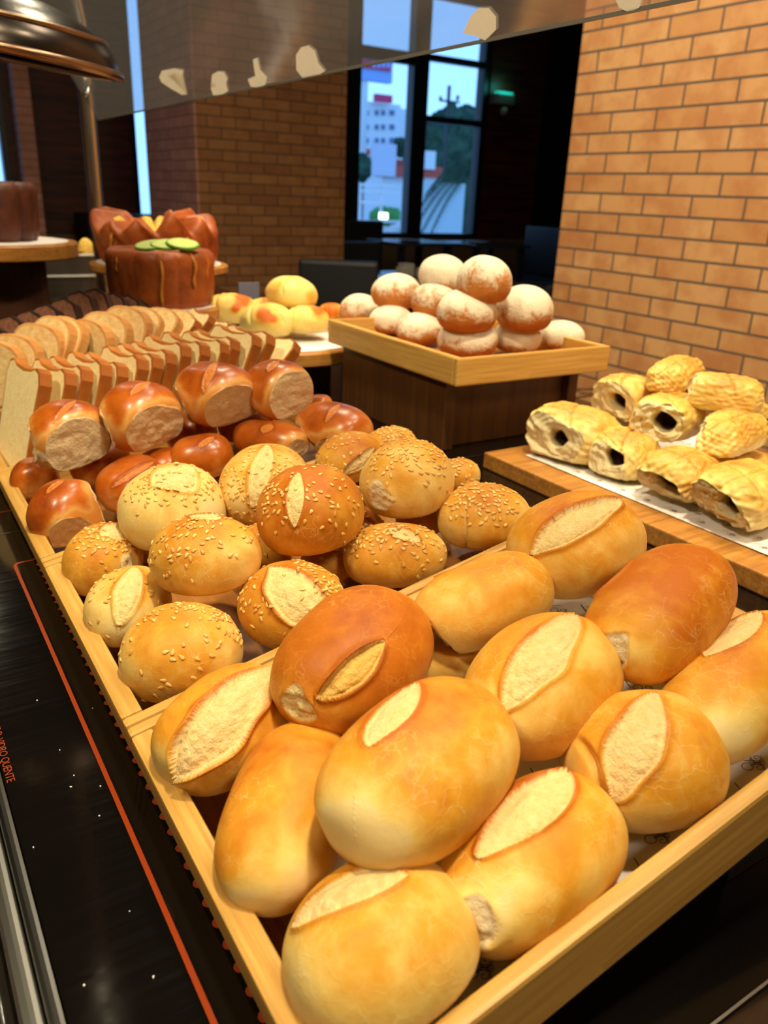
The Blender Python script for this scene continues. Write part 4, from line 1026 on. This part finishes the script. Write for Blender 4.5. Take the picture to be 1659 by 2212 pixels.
# painted reflections, modelled as pale patches along the lower edge of the guard
gn = unit(np.cross((0, 1, 0), (-.26, 0, .42)))
def gpt(px, py, off=.0016):
    d = ray(px, py); o_ = np.array([GX, 0, GZ]); t = ((o_ - CAM) @ gn) / (d @ gn); q_ = CAM + d * t; return q_ - gn * off * np.sign(gn @ d)
n = NT('painted_reflection'); n.base(n.mix(n.noise(n.tc.outputs['Object'], 60, 3), sRGB(240, 232, 208), sRGB(214, 204, 178))); n.set(.5, .3); tl = n.n('ShaderNodeBsdfTranslucent'); tl.inputs[0].default_value = sRGB(240, 232, 208); mm = n.n('ShaderNodeMixShader'); mm.inputs[0].default_value = .5; n.l(n.b.outputs[0], mm.inputs[1]); n.l(tl.outputs[0], mm.inputs[2]); n.l(mm.outputs[0], n.t.nodes['Material Output'].inputs['Surface']); REFLM = n.m
blobs = [([(345, 166), (351, 152), (378, 147), (397, 150), (396, 163), (378, 158), (364, 163), (385, 181), (405, 203), (394, 204), (368, 189), (350, 177)], 'hook shaped painted reflection at the left of the glass guard'),
         ([(460, 160), (472, 153), (485, 154), (493, 168), (490, 180), (494, 196), (480, 205), (462, 205), (457, 190), (468, 184), (458, 174)], 'figure eight painted reflection on the glass guard, second from the left'),
         ([(548, 127), (558, 124), (564, 150), (579, 165), (575, 182), (560, 189), (543, 186), (537, 170), (553, 163)], 'boot shaped painted reflection on the glass guard, third from the left'),
         ([(641, 118), (652, 101), (668, 97), (682, 108), (690, 135), (704, 152), (690, 162), (656, 168), (642, 150)], 'rounded painted reflection on the glass guard in front of the brick pillar'),
         ([(1002, 70), (1018, 35), (1035, 16), (1058, 15), (1074, 34), (1074, 62), (1050, 86), (1030, 76)], 'painted oval reflection on the glass guard above the window'),
         ([(1328, -12), (1392, -12), (1384, 14), (1362, 26), (1340, 14)], 'painted reflection on the glass guard before the bright brick wall')]
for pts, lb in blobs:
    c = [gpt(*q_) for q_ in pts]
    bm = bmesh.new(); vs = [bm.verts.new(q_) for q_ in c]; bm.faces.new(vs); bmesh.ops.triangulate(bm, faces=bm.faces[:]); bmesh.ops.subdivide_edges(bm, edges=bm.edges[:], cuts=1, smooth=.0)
    tag(bobj('reflection_patch', bm, REFLM), lb, 'patch', 'painted reflections on the glass guard')
PY = 2.3
pa, pb_ = ony(213, 500, PY), ony(180, 133, PY); pxm = (pa[0] + pb_[0]) / 2
root = empty('guard_post', (pxm, PY, 0), 'polished steel post rising from the buffet at the left', 'post')
bm = bmesh.new(); top = float(ony(182, 120, PY)[2]); add_tube(bm, [(pxm, PY, z) for z in np.linspace(.0006, top, 12)], .0185, 28); bobj('post_tube', bm, CHROME, root, True)
bm = bmesh.new(); add_lathe(bm, [(.03, .0006), (.03, .006), (.02, .012)], 32, None, Matrix.Translation((pxm, PY, 0))); bobj('base_flange', bm, CHROME, root)
bm = bmesh.new(); add_tube(bm, [(pxm, PY, top + .0), (pxm, PY, top + .07), (pxm - .008, PY, top + .12), (pxm - .03, PY, top + .18), (pxm - .07, PY, top + .23), (pxm - .13, PY, top + .27), (pxm - .2, PY, top + .3)], .0185, 24); bobj('curved_arm', bm, CHROME, root, True)
LY = 1.3; cc_ = ony(-40, 104, LY); rr_ = abs(float(ony(250, 134, LY)[0] - cc_[0]))
BRZ = simple('bronze_steel', sRGB(150, 118, 92), .28, .5, 1.0)
DKS = simple('dark_steel', sRGB(70, 62, 56), .25, .5, 1.0)
root = empty('warming_lamp', tuple(cc_), 'wide shallow dome of dark polished steel at the upper left', 'lamp')
bm = bmesh.new(); add_tube(bm, [(cc_[0], cc_[1], cc_[2] + .08), (cc_[0], cc_[1], 2.54)], .012, 16); bobj('hanging_rod', bm, CHROME, root, True)
mwd = Matrix.Translation(cc_) @ Euler((.10, .10, 0)).to_matrix().to_4x4()
bm = bmesh.new(); add_lathe(bm, [(rr_ * math.cos(t) if t < PI / 2 - .01 else .002, .075 * math.sin(t)) for t in np.linspace(0.0, PI / 2, 12)], 72, None, mwd, cap=False); bobj('lamp_dome', bm, DKS, root, True)
for zz, rad, m_ in ((.0, .006, BRZ), (.035, .004, BRZ)):
    k = math.sqrt(max(0, 1 - (zz / .075) ** 2)); bm = bmesh.new(); add_tube(bm, [mwd @ Vector((rr_ * k * math.cos(t), rr_ * k * math.sin(t), zz)) for t in np.linspace(0, 2 * PI, 80)], rad, 10); bobj('lamp_ring', bm, m_, root, True)

# ------------------------------------------------------------------ room
FZ, CZ = -.85, 2.55
XA, XB, YA, YB = -2.2, 7.6, -1.8, 7.5
def st_(o, **k): o['kind'] = 'structure'; return o
FLOORM = simple('floor_tile', sRGB(150, 134, 124), .35, .4, var=sRGB(120, 104, 96), vs=3)
CEILM = simple('ceiling_paint', sRGB(70, 60, 52), .8, .2)
WALLM = simple('warm_dark_wall', sRGB(104, 82, 64), .7, .2)
BLKW = simple('black_wall', sRGB(16, 13, 13), .8, .1)
FRAME = simple('window_frame_metal', sRGB(24, 26, 32), .4, .4)
def wood_wall():
    n = NT('dark_wood_slats'); g = n.n('ShaderNodeNewGeometry'); v = n.n('ShaderNodeMapping'); n.l(g.outputs['Position'], v.inputs[0]); v.inputs['Scale'].default_value = (1, 1, 14)
    k = n.noise(v.outputs[0], 2.2, 4, .6); n.base(n.ramp(k, [(.3, sRGB(30, 12, 10)), (.7, sRGB(92, 40, 24))])); n.set(.5, .3); return n.m
WW = wood_wall()
st_(box('floor', (XA, YA, FZ - .05), (XB, YB + .2, FZ), FLOORM)); st_(box('ceiling', (XA, YA, CZ), (XB, YB + .2, CZ + .1), CEILM))
st_(box('wall_left', (XA - .1, YA, FZ), (XA, YB, CZ), WALLM)); st_(box('wall_rear', (XA, YA - .1, FZ), (XB, YA, CZ), WALLM))
st_(box('wall_right', (XB, YA, FZ), (XB + .1, YB, CZ), BLKW))
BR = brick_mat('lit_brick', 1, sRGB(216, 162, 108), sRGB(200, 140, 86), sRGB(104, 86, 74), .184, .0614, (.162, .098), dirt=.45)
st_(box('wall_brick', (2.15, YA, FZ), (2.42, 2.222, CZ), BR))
# central brick clad pillar, window-lit and dim sides coloured into two brick materials
PX0, PX1, PY0, PY1 = 1.80, 2.836, 5.0, float(onx(321, 400, 1.8)[1])
BRA = brick_mat('dim_pillar_brick', 0, sRGB(160, 108, 64), sRGB(134, 86, 50), sRGB(84, 58, 40), .184, .0614, (.05, .04), dirt=.3)
BRB = brick_mat('window_lit_brick', 1, sRGB(196, 140, 120), sRGB(172, 118, 100), sRGB(128, 90, 80), .184, .0614, (.05, .04), dirt=.3)
root = empty('brick_pillar', ((PX0 + PX1) / 2, 5.5, FZ), 'square brick clad pillar in the middle of the room behind the cakes', 'pillar'); root['kind'] = 'structure'
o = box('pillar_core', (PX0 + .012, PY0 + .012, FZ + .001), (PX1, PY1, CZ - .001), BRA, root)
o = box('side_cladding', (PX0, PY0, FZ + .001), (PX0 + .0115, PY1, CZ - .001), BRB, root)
# window wall, built as strips around two openings
w1 = (ony(752, 300, YB)[0], ony(1050, 300, YB)[0]); w2 = (ony(276, 200, YB)[0], 2.75); wz0, wz1 = -.06, 2.25
w0_ = (ony(-60, 300, YB)[0], ony(16, 300, YB)[0])
def wallseg(nm, x0, x1, z0, z1, m): st_(box(nm, (x0, YB, z0), (x1, YB + .2, z1), m))
wallseg('wall_back', XA, XB, FZ, wz0, WALLM); wallseg('wall_back', XA, XB, wz1, CZ, BLKW)
wallseg('wall_back', XA, w0_[0], wz0, wz1, WALLM); wallseg('wall_back', w0_[1], w2[0], wz0, wz1, WW); wallseg('wall_back', w2[1], w1[0], wz0, wz1, BLKW); wallseg('wall_back', w1[1], w1[1] + .78, wz0, wz1, WW); wallseg('wall_back', w1[1] + .78, XB, wz0, wz1, BLKW)
n = NT('window_glass'); t_ = n.n('ShaderNodeBsdfTransparent'); t_.inputs[0].default_value = (.93, .96, .97, 1); g_ = n.n('ShaderNodeBsdfGlossy'); g_.inputs['Roughness'].default_value = .02; f_ = n.n('ShaderNodeFresnel'); f_.inputs[0].default_value = 1.4; m_ = n.n('ShaderNodeMixShader')
n.l(f_.outputs[0], m_.inputs[0]); n.l(t_.outputs[0], m_.inputs[1]); n.l(g_.outputs[0], m_.inputs[2]); n.l(m_.outputs[0], n.t.nodes['Material Output'].inputs['Surface']); WG = n.m
def window(nm, x0, x1, z0, z1, mull, trans):
    r = empty(nm, ((x0 + x1) / 2, YB + .06, z0)); r['kind'] = 'structure'
    bm = bmesh.new(); f = .05
    add_box(bm, (x0, YB + .02, z0), (x0 + f, YB + .12, z1)); add_box(bm, (x1 - f, YB + .02, z0), (x1, YB + .12, z1)); add_box(bm, (x0 + f, YB + .02, z0), (x1 - f, YB + .12, z0 + f)); add_box(bm, (x0 + f, YB + .02, z1 - f), (x1 - f, YB + .12, z1))
    bobj('window_frame', bm, FRAME, r)
    for a, b in mull: box('mullion', (a, YB + .01, z0 + f), (b, YB + .13, z1 - f), FRAME, r)
    for a, b, c, d in trans: box('transom', (a, YB + .03, c), (b, YB + .11, d), FRAME, r)
    box('glass_pane', (x0 + f, YB + .066, z0 + f), (x1 - f, YB + .072, z1 - f), WG, r)
X_ = lambda px, py=300: float(ony(px, py, YB)[0])
Z_ = lambda px, py: float(ony(px, py, YB)[2])
window('window_1', w1[0], w1[1], wz0, wz1, [(w1[0] + .05, X_(779)), (X_(889), X_(921)), (X_(1037), w1[1] - .05)],
       [(X_(779), X_(889), Z_(840, 131), Z_(840, 103)), (X_(921), X_(1037), Z_(985, 137), Z_(985, 123)), (X_(921), X_(1037), Z_(980, 268), Z_(980, 254))])
window('window_2', w2[0], w2[1], wz0 + .06, wz1, [], [])
window('window_3', w0_[0], w0_[1], wz0, wz1, [], [])
st_(box('trim_1', (w0_[1] + .05, YB - .25, FZ + .001), (X_(64), YB - .002, CZ - .001), BRB))  # same brick with the window light in its colour
# dark cabinet and sideboard in front of the back wall at the left
o = box('sideboard', (X_(125) + 0, 6.7, FZ + .001), (X_(322), 7.2, .13), simple('sideboard_black', sRGB(24, 18, 17), .6, .2)); tag(o, 'black sideboard against the dark wooden wall at the left', 'sideboard')
# emergency light
q_ = ony(1090, 215, YB - .1); root = empty('emergency_lamp', tuple(q_), 'grey emergency lamp with a teal glow on the dark wall right of the window', 'lamp')
box('lamp_body', (q_[0] - .13, YB - .12, q_[2] - .05), (q_[0] + .13, YB - .0005, q_[2] + .05), simple('grey_plastic', sRGB(120, 130, 126), .5), root, None, .01)
n = NT('teal_glow'); n.base(sRGB(20, 120, 110)); n.set(.5, emis=sRGB(20, 170, 150), es=1.2)
box('glowing_strip', (q_[0] - .09, YB - .10, q_[2] + .052), (q_[0] + .11, YB - .03, q_[2] + .075), n.m, root)
bm = bmesh.new(); bmesh.ops.create_uvsphere(bm, u_segments=16, v_segments=10, radius=.045, matrix=Matrix.Translation((q_[0], YB - .1, q_[2] - .115))); bobj('lamp_head', bm, simple('grey_head', sRGB(150, 150, 150), .4), root, True)
L_ = bpy.data.lights.new('teal', 'POINT'); L_.energy = .8; L_.color = (.1, .9, .75); L_.shadow_soft_size = .05; lo_ = bpy.data.objects.new('teal_light', L_); COL.objects.link(lo_); lo_.location = (q_[0], YB - .12, q_[2] + .13)

# ------------------------------------------------------------------ dining furniture
def dtable(x0, y0, x1, y1, z, label):
    r = empty('dining_table', ((x0 + x1) / 2, (y0 + y1) / 2, FZ), label, 'table', 'black dining tables')
    box('table_top', (x0, y0, z - .03), (x1, y1, z), TABLEM, r, None, .004)
    for a in (x0 + .04, x1 - .09):
        for b in (y0 + .04, y1 - .09): box('leg', (a, b, FZ + .001), (a + .05, b + .05, z - .031), CHAIRM, r)
def dchair(x, y, rot, z, label, w=.44):
    r = empty('dining_chair', (x, y, FZ), label, 'chair', 'black dining chairs'); mw = Matrix.Translation((x, y, FZ)) @ Matrix.Rotation(rot, 4, 'Z'); r.matrix_world = mw
    h = z - FZ
    box('seat', (-w / 2, -w / 2, .42), (w / 2, w / 2, .48), CHAIRM, r, mw, .015); box('backrest', (-w / 2, w / 2 - .05, .482), (w / 2, w / 2 + .01, h), CHAIRM, r, mw, .02)
    for a in (-w / 2 + .01, w / 2 - .05):
        for b in (-w / 2 + .01, w / 2 - .05): box('leg', (a, b, .001), (a + .04, b + .04, .419), CHAIRM, r, mw)
TA = .002 - .13
dtable(2.42, 4.10, 3.34, 4.86, -.13, 'near black dining table with blue reflections left of the floured buns')
dchair(2.12, 3.75, 2.5, .05, 'black leather chair nearest the brick pillar, its back to the buffet', .40)
dchair(3.25, 5.35, 0, .02, 'black chair on the far side of the near table')
dtable(3.98, 6.05, 4.62, 6.65, -.02, 'small far table at the left edge of the big window')
dtable(4.78, 6.0, 5.45, 6.6, -.03, 'far table under the middle of the big window')
dchair(4.30, 7.0, 0, .12, 'dark chair back before the left window pane', .42)
dchair(5.82, 6.5, -PI / 2, .12, 'wide dark chair back before the right window pane', .62)
dtable(3.55, 3.3, 4.5, 4.1, -.13, 'dark table partly hidden behind the floured buns at the right')
dchair(3.15, 3.05, PI - .5, -.02, 'dark chair between the floured buns and the bright brick wall', .5)
for k, (x, y, s_) in enumerate([(2.90, 4.35, .035), (3.02, 4.5, .04), (3.08, 4.4, .03)]):
    o = box('table_holder', (x - s_, y - s_, -.1295), (x + s_, y + s_, -.13 + s_ * 2), simple('beige_box' + str(k), sRGB(170, 158, 140), .6), None, None, .004); tag(o, ['beige condiment box left of the three on the near table', 'largest beige condiment box on the near table', 'smallest beige condiment box at the right on the near table'][k], 'box', 'condiment boxes on the near table')
for k, (x, y, z, lb) in enumerate([(2.7, 4.4, -.13, 'white plate on the near black table'), (5.05, 6.3, -.03, 'white plate on the far table under the window'), (4.25, 6.3, -.02, 'white plate on the small far table')]):
    bm = bmesh.new(); add_lathe(bm, [(.06, .001), (.12, .012), (.125, .014), (.06, .004)], 40, None, Matrix.Translation((x, y, z))); tag(bobj('plate', bm, WHITEM, None, True), lb, 'plate')
# price card holder near cheese buns, tongs behind the pastries
q_ = ony(543, 640, 1.72); o = box('card_holder', (q_[0] - .030, 1.72, .09), (q_[0] + .020, 1.726, q_[2] + .03), simple('card_grey', sRGB(110, 112, 130), .3), None, None, .001); tag(o, 'small grey card holder behind the cheese buns', 'card holder')
o = box('card_riser', (q_[0] - .06, 1.69, .0006), (q_[0] + .06, 1.76, .0895), BLACKM, None, None, .002); tag(o, 'black block carrying the card holder', 'riser')
root = empty('serving_tongs', (1.0, .95, .0), 'steel serving tongs on the black glass left of the pastries', 'tongs')
for k, dz in ((0, 0), (1, .014)):
    a, b = onz(1170, 875 - k * 12, .012), onz(1215, 858 - k * 8, .016); c = onz(1330, 842, .02)
    bm = bmesh.new(); add_tube(bm, [(a[0], a[1], .010 + dz), ((a[0] + b[0]) / 2, (a[1] + b[1]) / 2, .012 + dz), (b[0], b[1], .014 + dz), (c[0], c[1], .016 + dz * .3)], lambda t: .011 - .007 * min(1, t * 1.6), 12); bobj('tong_arm', bm, CHROME, root, True)

# ------------------------------------------------------------------ outside
def leaf_mat(nm, a, b):
    n = NT(nm); g = n.n('ShaderNodeNewGeometry'); n.base(n.mix(n.mr(n.noise(g.outputs['Position'], 1.6, 5, .7), .35, .65), a, b)); n.set(.8, .1); return n.m
TREE = leaf_mat('tree_leaves', sRGB(34, 52, 42), sRGB(70, 96, 74)); GRASS = leaf_mat('hedge_leaves', sRGB(60, 110, 60), sRGB(96, 160, 84))
WB = simple('white_facade', sRGB(225, 225, 225), .8, .2); BLUE = simple('pale_blue_panel', sRGB(150, 175, 225), .6, .2); REDM = simple('red_sign', sRGB(226, 60, 96), .6, .2, var=sRGB(190, 70, 110), vs=3); ROOF = simple('red_roof', sRGB(196, 88, 72), .8, .2); WIN = simple('dark_window', sRGB(90, 110, 150), .4, .4)
GYD = 60
st_(box('ground', (-30, YB + .3, -6.2), (90, 95, -6.0), simple('street_ground', sRGB(150, 158, 160), .8, .2)))
def rect_out(nm, px0, py0, px1, py1, Y, dep, mat, parent=None, zlow=None):
    a, b = ony(px0, (py0 + py1) / 2, Y), ony(px1, (py0 + py1) / 2, Y); t = ony((px0 + px1) / 2, py0, Y)[2]; bt = ony((px0 + px1) / 2, py1, Y)[2] if zlow is None else zlow
    return box(nm, (a[0], Y, bt), (b[0], Y + dep, t), mat, parent)
r = empty('apartment_building', tuple(ony(840, 400, 45))); tag(r, 'white apartment block with small windows seen through the left pane', 'building')
rect_out('facade', 780, 222, 862, 420, 45, 6, WB, r, -6); rect_out('facade_wing', 862, 236, 897, 420, 46, 5, WB, r, -6)
for y in (243, 274, 303):
    for x, w in ((792, 9), (815, 6), (829, 6), (848, 9)): rect_out('window', x - w / 2, y - 5, x + w / 2, y + 6, 44.9, .09, WIN, r)
o = rect_out('rooftop_sign', 812, 204, 848, 221, 44.5, .3, REDM); tag(o, 'small dark red sign on the white building', 'sign')
r = empty('billboard', tuple(ony(815, 150, 38))); tag(r, 'pale blue billboard with a red top band high in the left pane', 'billboard')
rect_out('panel', 779, 126, 848, 176, 38, .4, BLUE, r); rect_out('red_band', 779, 128, 845, 150, 37.9, .09, REDM, r)
for k in range(4): rect_out('pale_letter', 806 + k * 10, 133, 812 + k * 10, 146, 37.85, .04, BLUE, r)
a_ = ony(790, 170, 38.1); box('mast', (a_[0] - .15, 38.1, -6), (a_[0] + .15, 38.35, a_[2]), WB, r)
def blob(nm, px, py, Y, rpx, mat, label, cat, sq=1.0, seed=0, low=True):
    c = ony(px, py, Y); rr = rpx / F * float((c - CAM) @ fw)
    p_, q2 = quad_sphere(24); L1 = Lumps(seed, 4); L2_ = Lumps(seed + 1, 14); L3_ = Lumps(seed + 2, 34); pp = p_ * (1 + .14 * L1(p_) + .08 * L2_(p_) + .05 * L3_(p_))[:, None] * np.array([rr, rr * .7, rr * sq])
    o = link(nm, mesh_np(nm, pp, q2, {}, mat)); o.location = c; tag(o, label, cat)
    if low:
        t = bpy.data.meshes.new('trunk'); bm = bmesh.new(); add_tube(bm, [(c[0], c[1], -6), (c[0], c[1], c[2])], rr * .08, 8); b = bobj('trunk', bm, TREE, o)
    return o
blob('tree', 985, 330, 30, 76, TREE, 'big dark tree filling the right pane', 'tree', 1.1, 3)
blob('tree', 1010, 262, 34, 44, TREE, 'dark treetop above the big tree in the right pane', 'tree', .7, 5)
blob('tree', 785, 362, 32, 22, TREE, 'dark round tree at the left edge of the left pane', 'tree', 1.2, 7)
blob('tree', 872, 318, 36, 22, TREE, 'dark tree right of the white building', 'tree', .9, 8)
blob('shrub', 832, 468, 20, 34, GRASS, 'green shrub behind the white railings', 'shrub', .6, 9)
blob('shrub', 850, 395, 30, 24, GRASS, 'green shrub above the white railings', 'shrub', .5, 10)
r = empty('red_roofed_house', tuple(ony(880, 370, 34))); tag(r, 'low house with a red roof at the right of the left pane', 'house'); rect_out('house_wall', 858, 372, 898, 420, 34, 3, WB, r, -6); rect_out('house_roof', 856, 346, 900, 364, 33.8, 3.4, ROOF, r)
r = empty('red_roofed_house', tuple(ony(940, 370, 26))); tag(r, 'red roofed white house before the big tree', 'house'); rect_out('house_wall', 918, 384, 960, 420, 26, 3, WB, r, -6); rect_out('house_roof', 916, 360, 962, 384, 25.8, 3.4, ROOF, r); rect_out('gable', 920, 326, 941, 366, 25.7, .3, WB, r)
r = empty('red_roofed_house', tuple(ony(790, 330, 40))); tag(r, 'small red roof at the left of the left pane', 'house'); rect_out('house_roof', 780, 321, 800, 334, 40, 2, ROOF, r); rect_out('house_wall', 780, 334, 806, 360, 40.1, 2, WB, r, -6)
o = rect_out('garden_wall', 906, 396, 1060, 520, 14, .3, simple('pale_wall', sRGB(176, 190, 196), .8, .2), None, -6); tag(o, 'pale blue grey garden wall filling the lower right pane', 'wall')
r = empty('white_railing', tuple(ony(830, 440, 16))); tag(r, 'white railings crossing the lower left pane', 'railing')
for y in (398, 412, 436, 476): rect_out('rail', 770, y, 895, y + 5, 16, .08, WB, r)
for x in (776, 822, 868, 886): rect_out('railing_post', x, 398, x + 4, 520, 16.02, .05, WB, r, -6)
rect_out('base_wall', 770, 490, 896, 512, 16.1, .2, WB, r, -6)
o = rect_out('garden_lamp', 829, 460, 838, 474, 15.5, .2, None); n = NT('lamp_glow'); n.base(sRGB(255, 255, 230)); n.set(.5, emis=sRGB(255, 255, 225), es=3.0); o.data.materials.clear(); o.data.materials.append(n.m); tag(o, 'small bright lamp behind the railing', 'lamp')
r = empty('antenna', tuple(ony(970, 240, 24))); tag(r, 'cross shaped antenna against the sky', 'antenna'); rect_out('antenna_mast', 967, 184, 971, 300, 24, .1, FRAME, r, -6); rect_out('antenna_bar', 952, 217, 994, 221, 24, .1, FRAME, r); rect_out('antenna_rod', 952, 208, 955, 217, 24, .1, FRAME, r); rect_out('antenna_rod', 989, 206, 992, 217, 24, .1, FRAME, r)
n = NT('translucent_sheet'); tl = n.n('ShaderNodeBsdfTranslucent'); tl.inputs[0].default_value = sRGB(236, 234, 240); n.l(tl.outputs[0], n.t.nodes['Material Output'].inputs['Surface']); POST = n.m
o = rect_out('window_poster', 803, 310, 856, 381, YB + .09, .004, POST); tag(o, 'pale blue sheet stuck on the left window pane', 'poster')
bm = bmesh.new(); cpl = ony(1015, 372, 11)
for k in range(9):
    a = PI * .50 + k * .27; Lf = .95; pts = [cpl + np.array([math.cos(a) * Lf * t, 0, math.sin(a) * Lf * t * .8 - .75 * Lf * t * t]) for t in np.linspace(0, 1, 9)]
    add_tube(bm, pts, .010, 5)
    for i_, t in enumerate(np.linspace(.2, 1, 16)):
        b_ = cpl + np.array([math.cos(a) * Lf * t, 0, math.sin(a) * Lf * t * .8 - .75 * Lf * t * t])
        for s_ in (-1, 1): add_tube(bm, [b_, b_ + np.array([.05 * s_, .02, -.20])], lambda u: .007 * (1 - u) + .001, 4)
add_tube(bm, [(cpl[0], 11, cpl[2]), (cpl[0] + .02, 11, -6)], .06, 8)
tag(bobj('palm_tree', bm, TREE), 'drooping palm fronds before the garden wall', 'palm')

# ------------------------------------------------------------------ light
w = bpy.data.worlds.new('sky'); bpy.context.scene.world = w; w.use_nodes = True; nt = w.node_tree; bg = nt.nodes['Background']
tcn = nt.nodes.new('ShaderNodeTexCoord'); sx = nt.nodes.new('ShaderNodeSeparateXYZ'); cr_ = nt.nodes.new('ShaderNodeValToRGB'); nt.links.new(tcn.outputs['Generated'], sx.inputs[0]); nt.links.new(sx.outputs[2], cr_.inputs[0]); nt.links.new(cr_.outputs[0], bg.inputs[0])
cr_.color_ramp.elements[0].color = sRGB(140, 195, 250); cr_.color_ramp.elements[1].color = sRGB(80, 130, 220); bg.inputs[1].default_value = 2.0
def area(nm, loc, tgt, size, e, col, spread=PI):
    L_ = bpy.data.lights.new(nm, 'AREA'); L_.shape = 'DISK'; L_.size = size; L_.energy = e; L_.color = col; L_.spread = spread
    o = bpy.data.objects.new(nm, L_); COL.objects.link(o); o.location = loc; o.rotation_euler = (Vector(tgt) - Vector(loc)).to_track_quat('-Z', 'Y').to_euler(); return o
WARM = (1, .88, .60)
area('ceiling_spot_main', (.30, .16, 2.1), (.3, .5, 0), .14, 31, WARM)
area('ceiling_spot_right', (1.15, .25, 2.2), (.5, .6, 0), .16, 12, WARM)
area('ceiling_spot_left', (-.85, .55, 1.7), (.3, .9, .05), .3, 18, WARM)
area('fill_behind', (.35, -1.3, 1.9), (.5, 1.0, .1), .5, 16, WARM)  # unseen fill light added behind the camera for the front sides
area('ceiling_spot_far', (1.0, 2.2, 2.2), (.45, 1.5, 0), .2, 22, WARM)
area('pan_fill', (.75, 2.75, 1.7), (.6, 2.5, .1), .15, 7, WARM)  # unseen light added to brighten the hot food pans
area('downlight_small', (.22, 5.3, 2.3), (.22, 5.0, 0), .16, 5, WARM)
area('wall_washer', (1.35, 1.2, 2.45), (2.15, 1.5, .4), .5, 25, (1, .86, .62))
area('room_glow', (3.6, 4.2, 2.5), (3.6, 4.2, 0), 1.5, 5, (1, .75, .5))
sc = bpy.context.scene
sc.view_settings.view_transform = 'Standard'; sc.view_settings.look = 'None'; sc.view_settings.exposure = .28; sc.view_settings.gamma = 1
sc.cycles.max_bounces = 6; sc.cycles.diffuse_bounces = 3; sc.cycles.glossy_bounces = 3; sc.cycles.transparent_max_bounces = 12; sc.cycles.caustics_reflective = False; sc.cycles.caustics_refractive = False
sc.cycles.sample_clamp_indirect = 4
try: sc.cycles.use_denoising = True
except Exception: pass
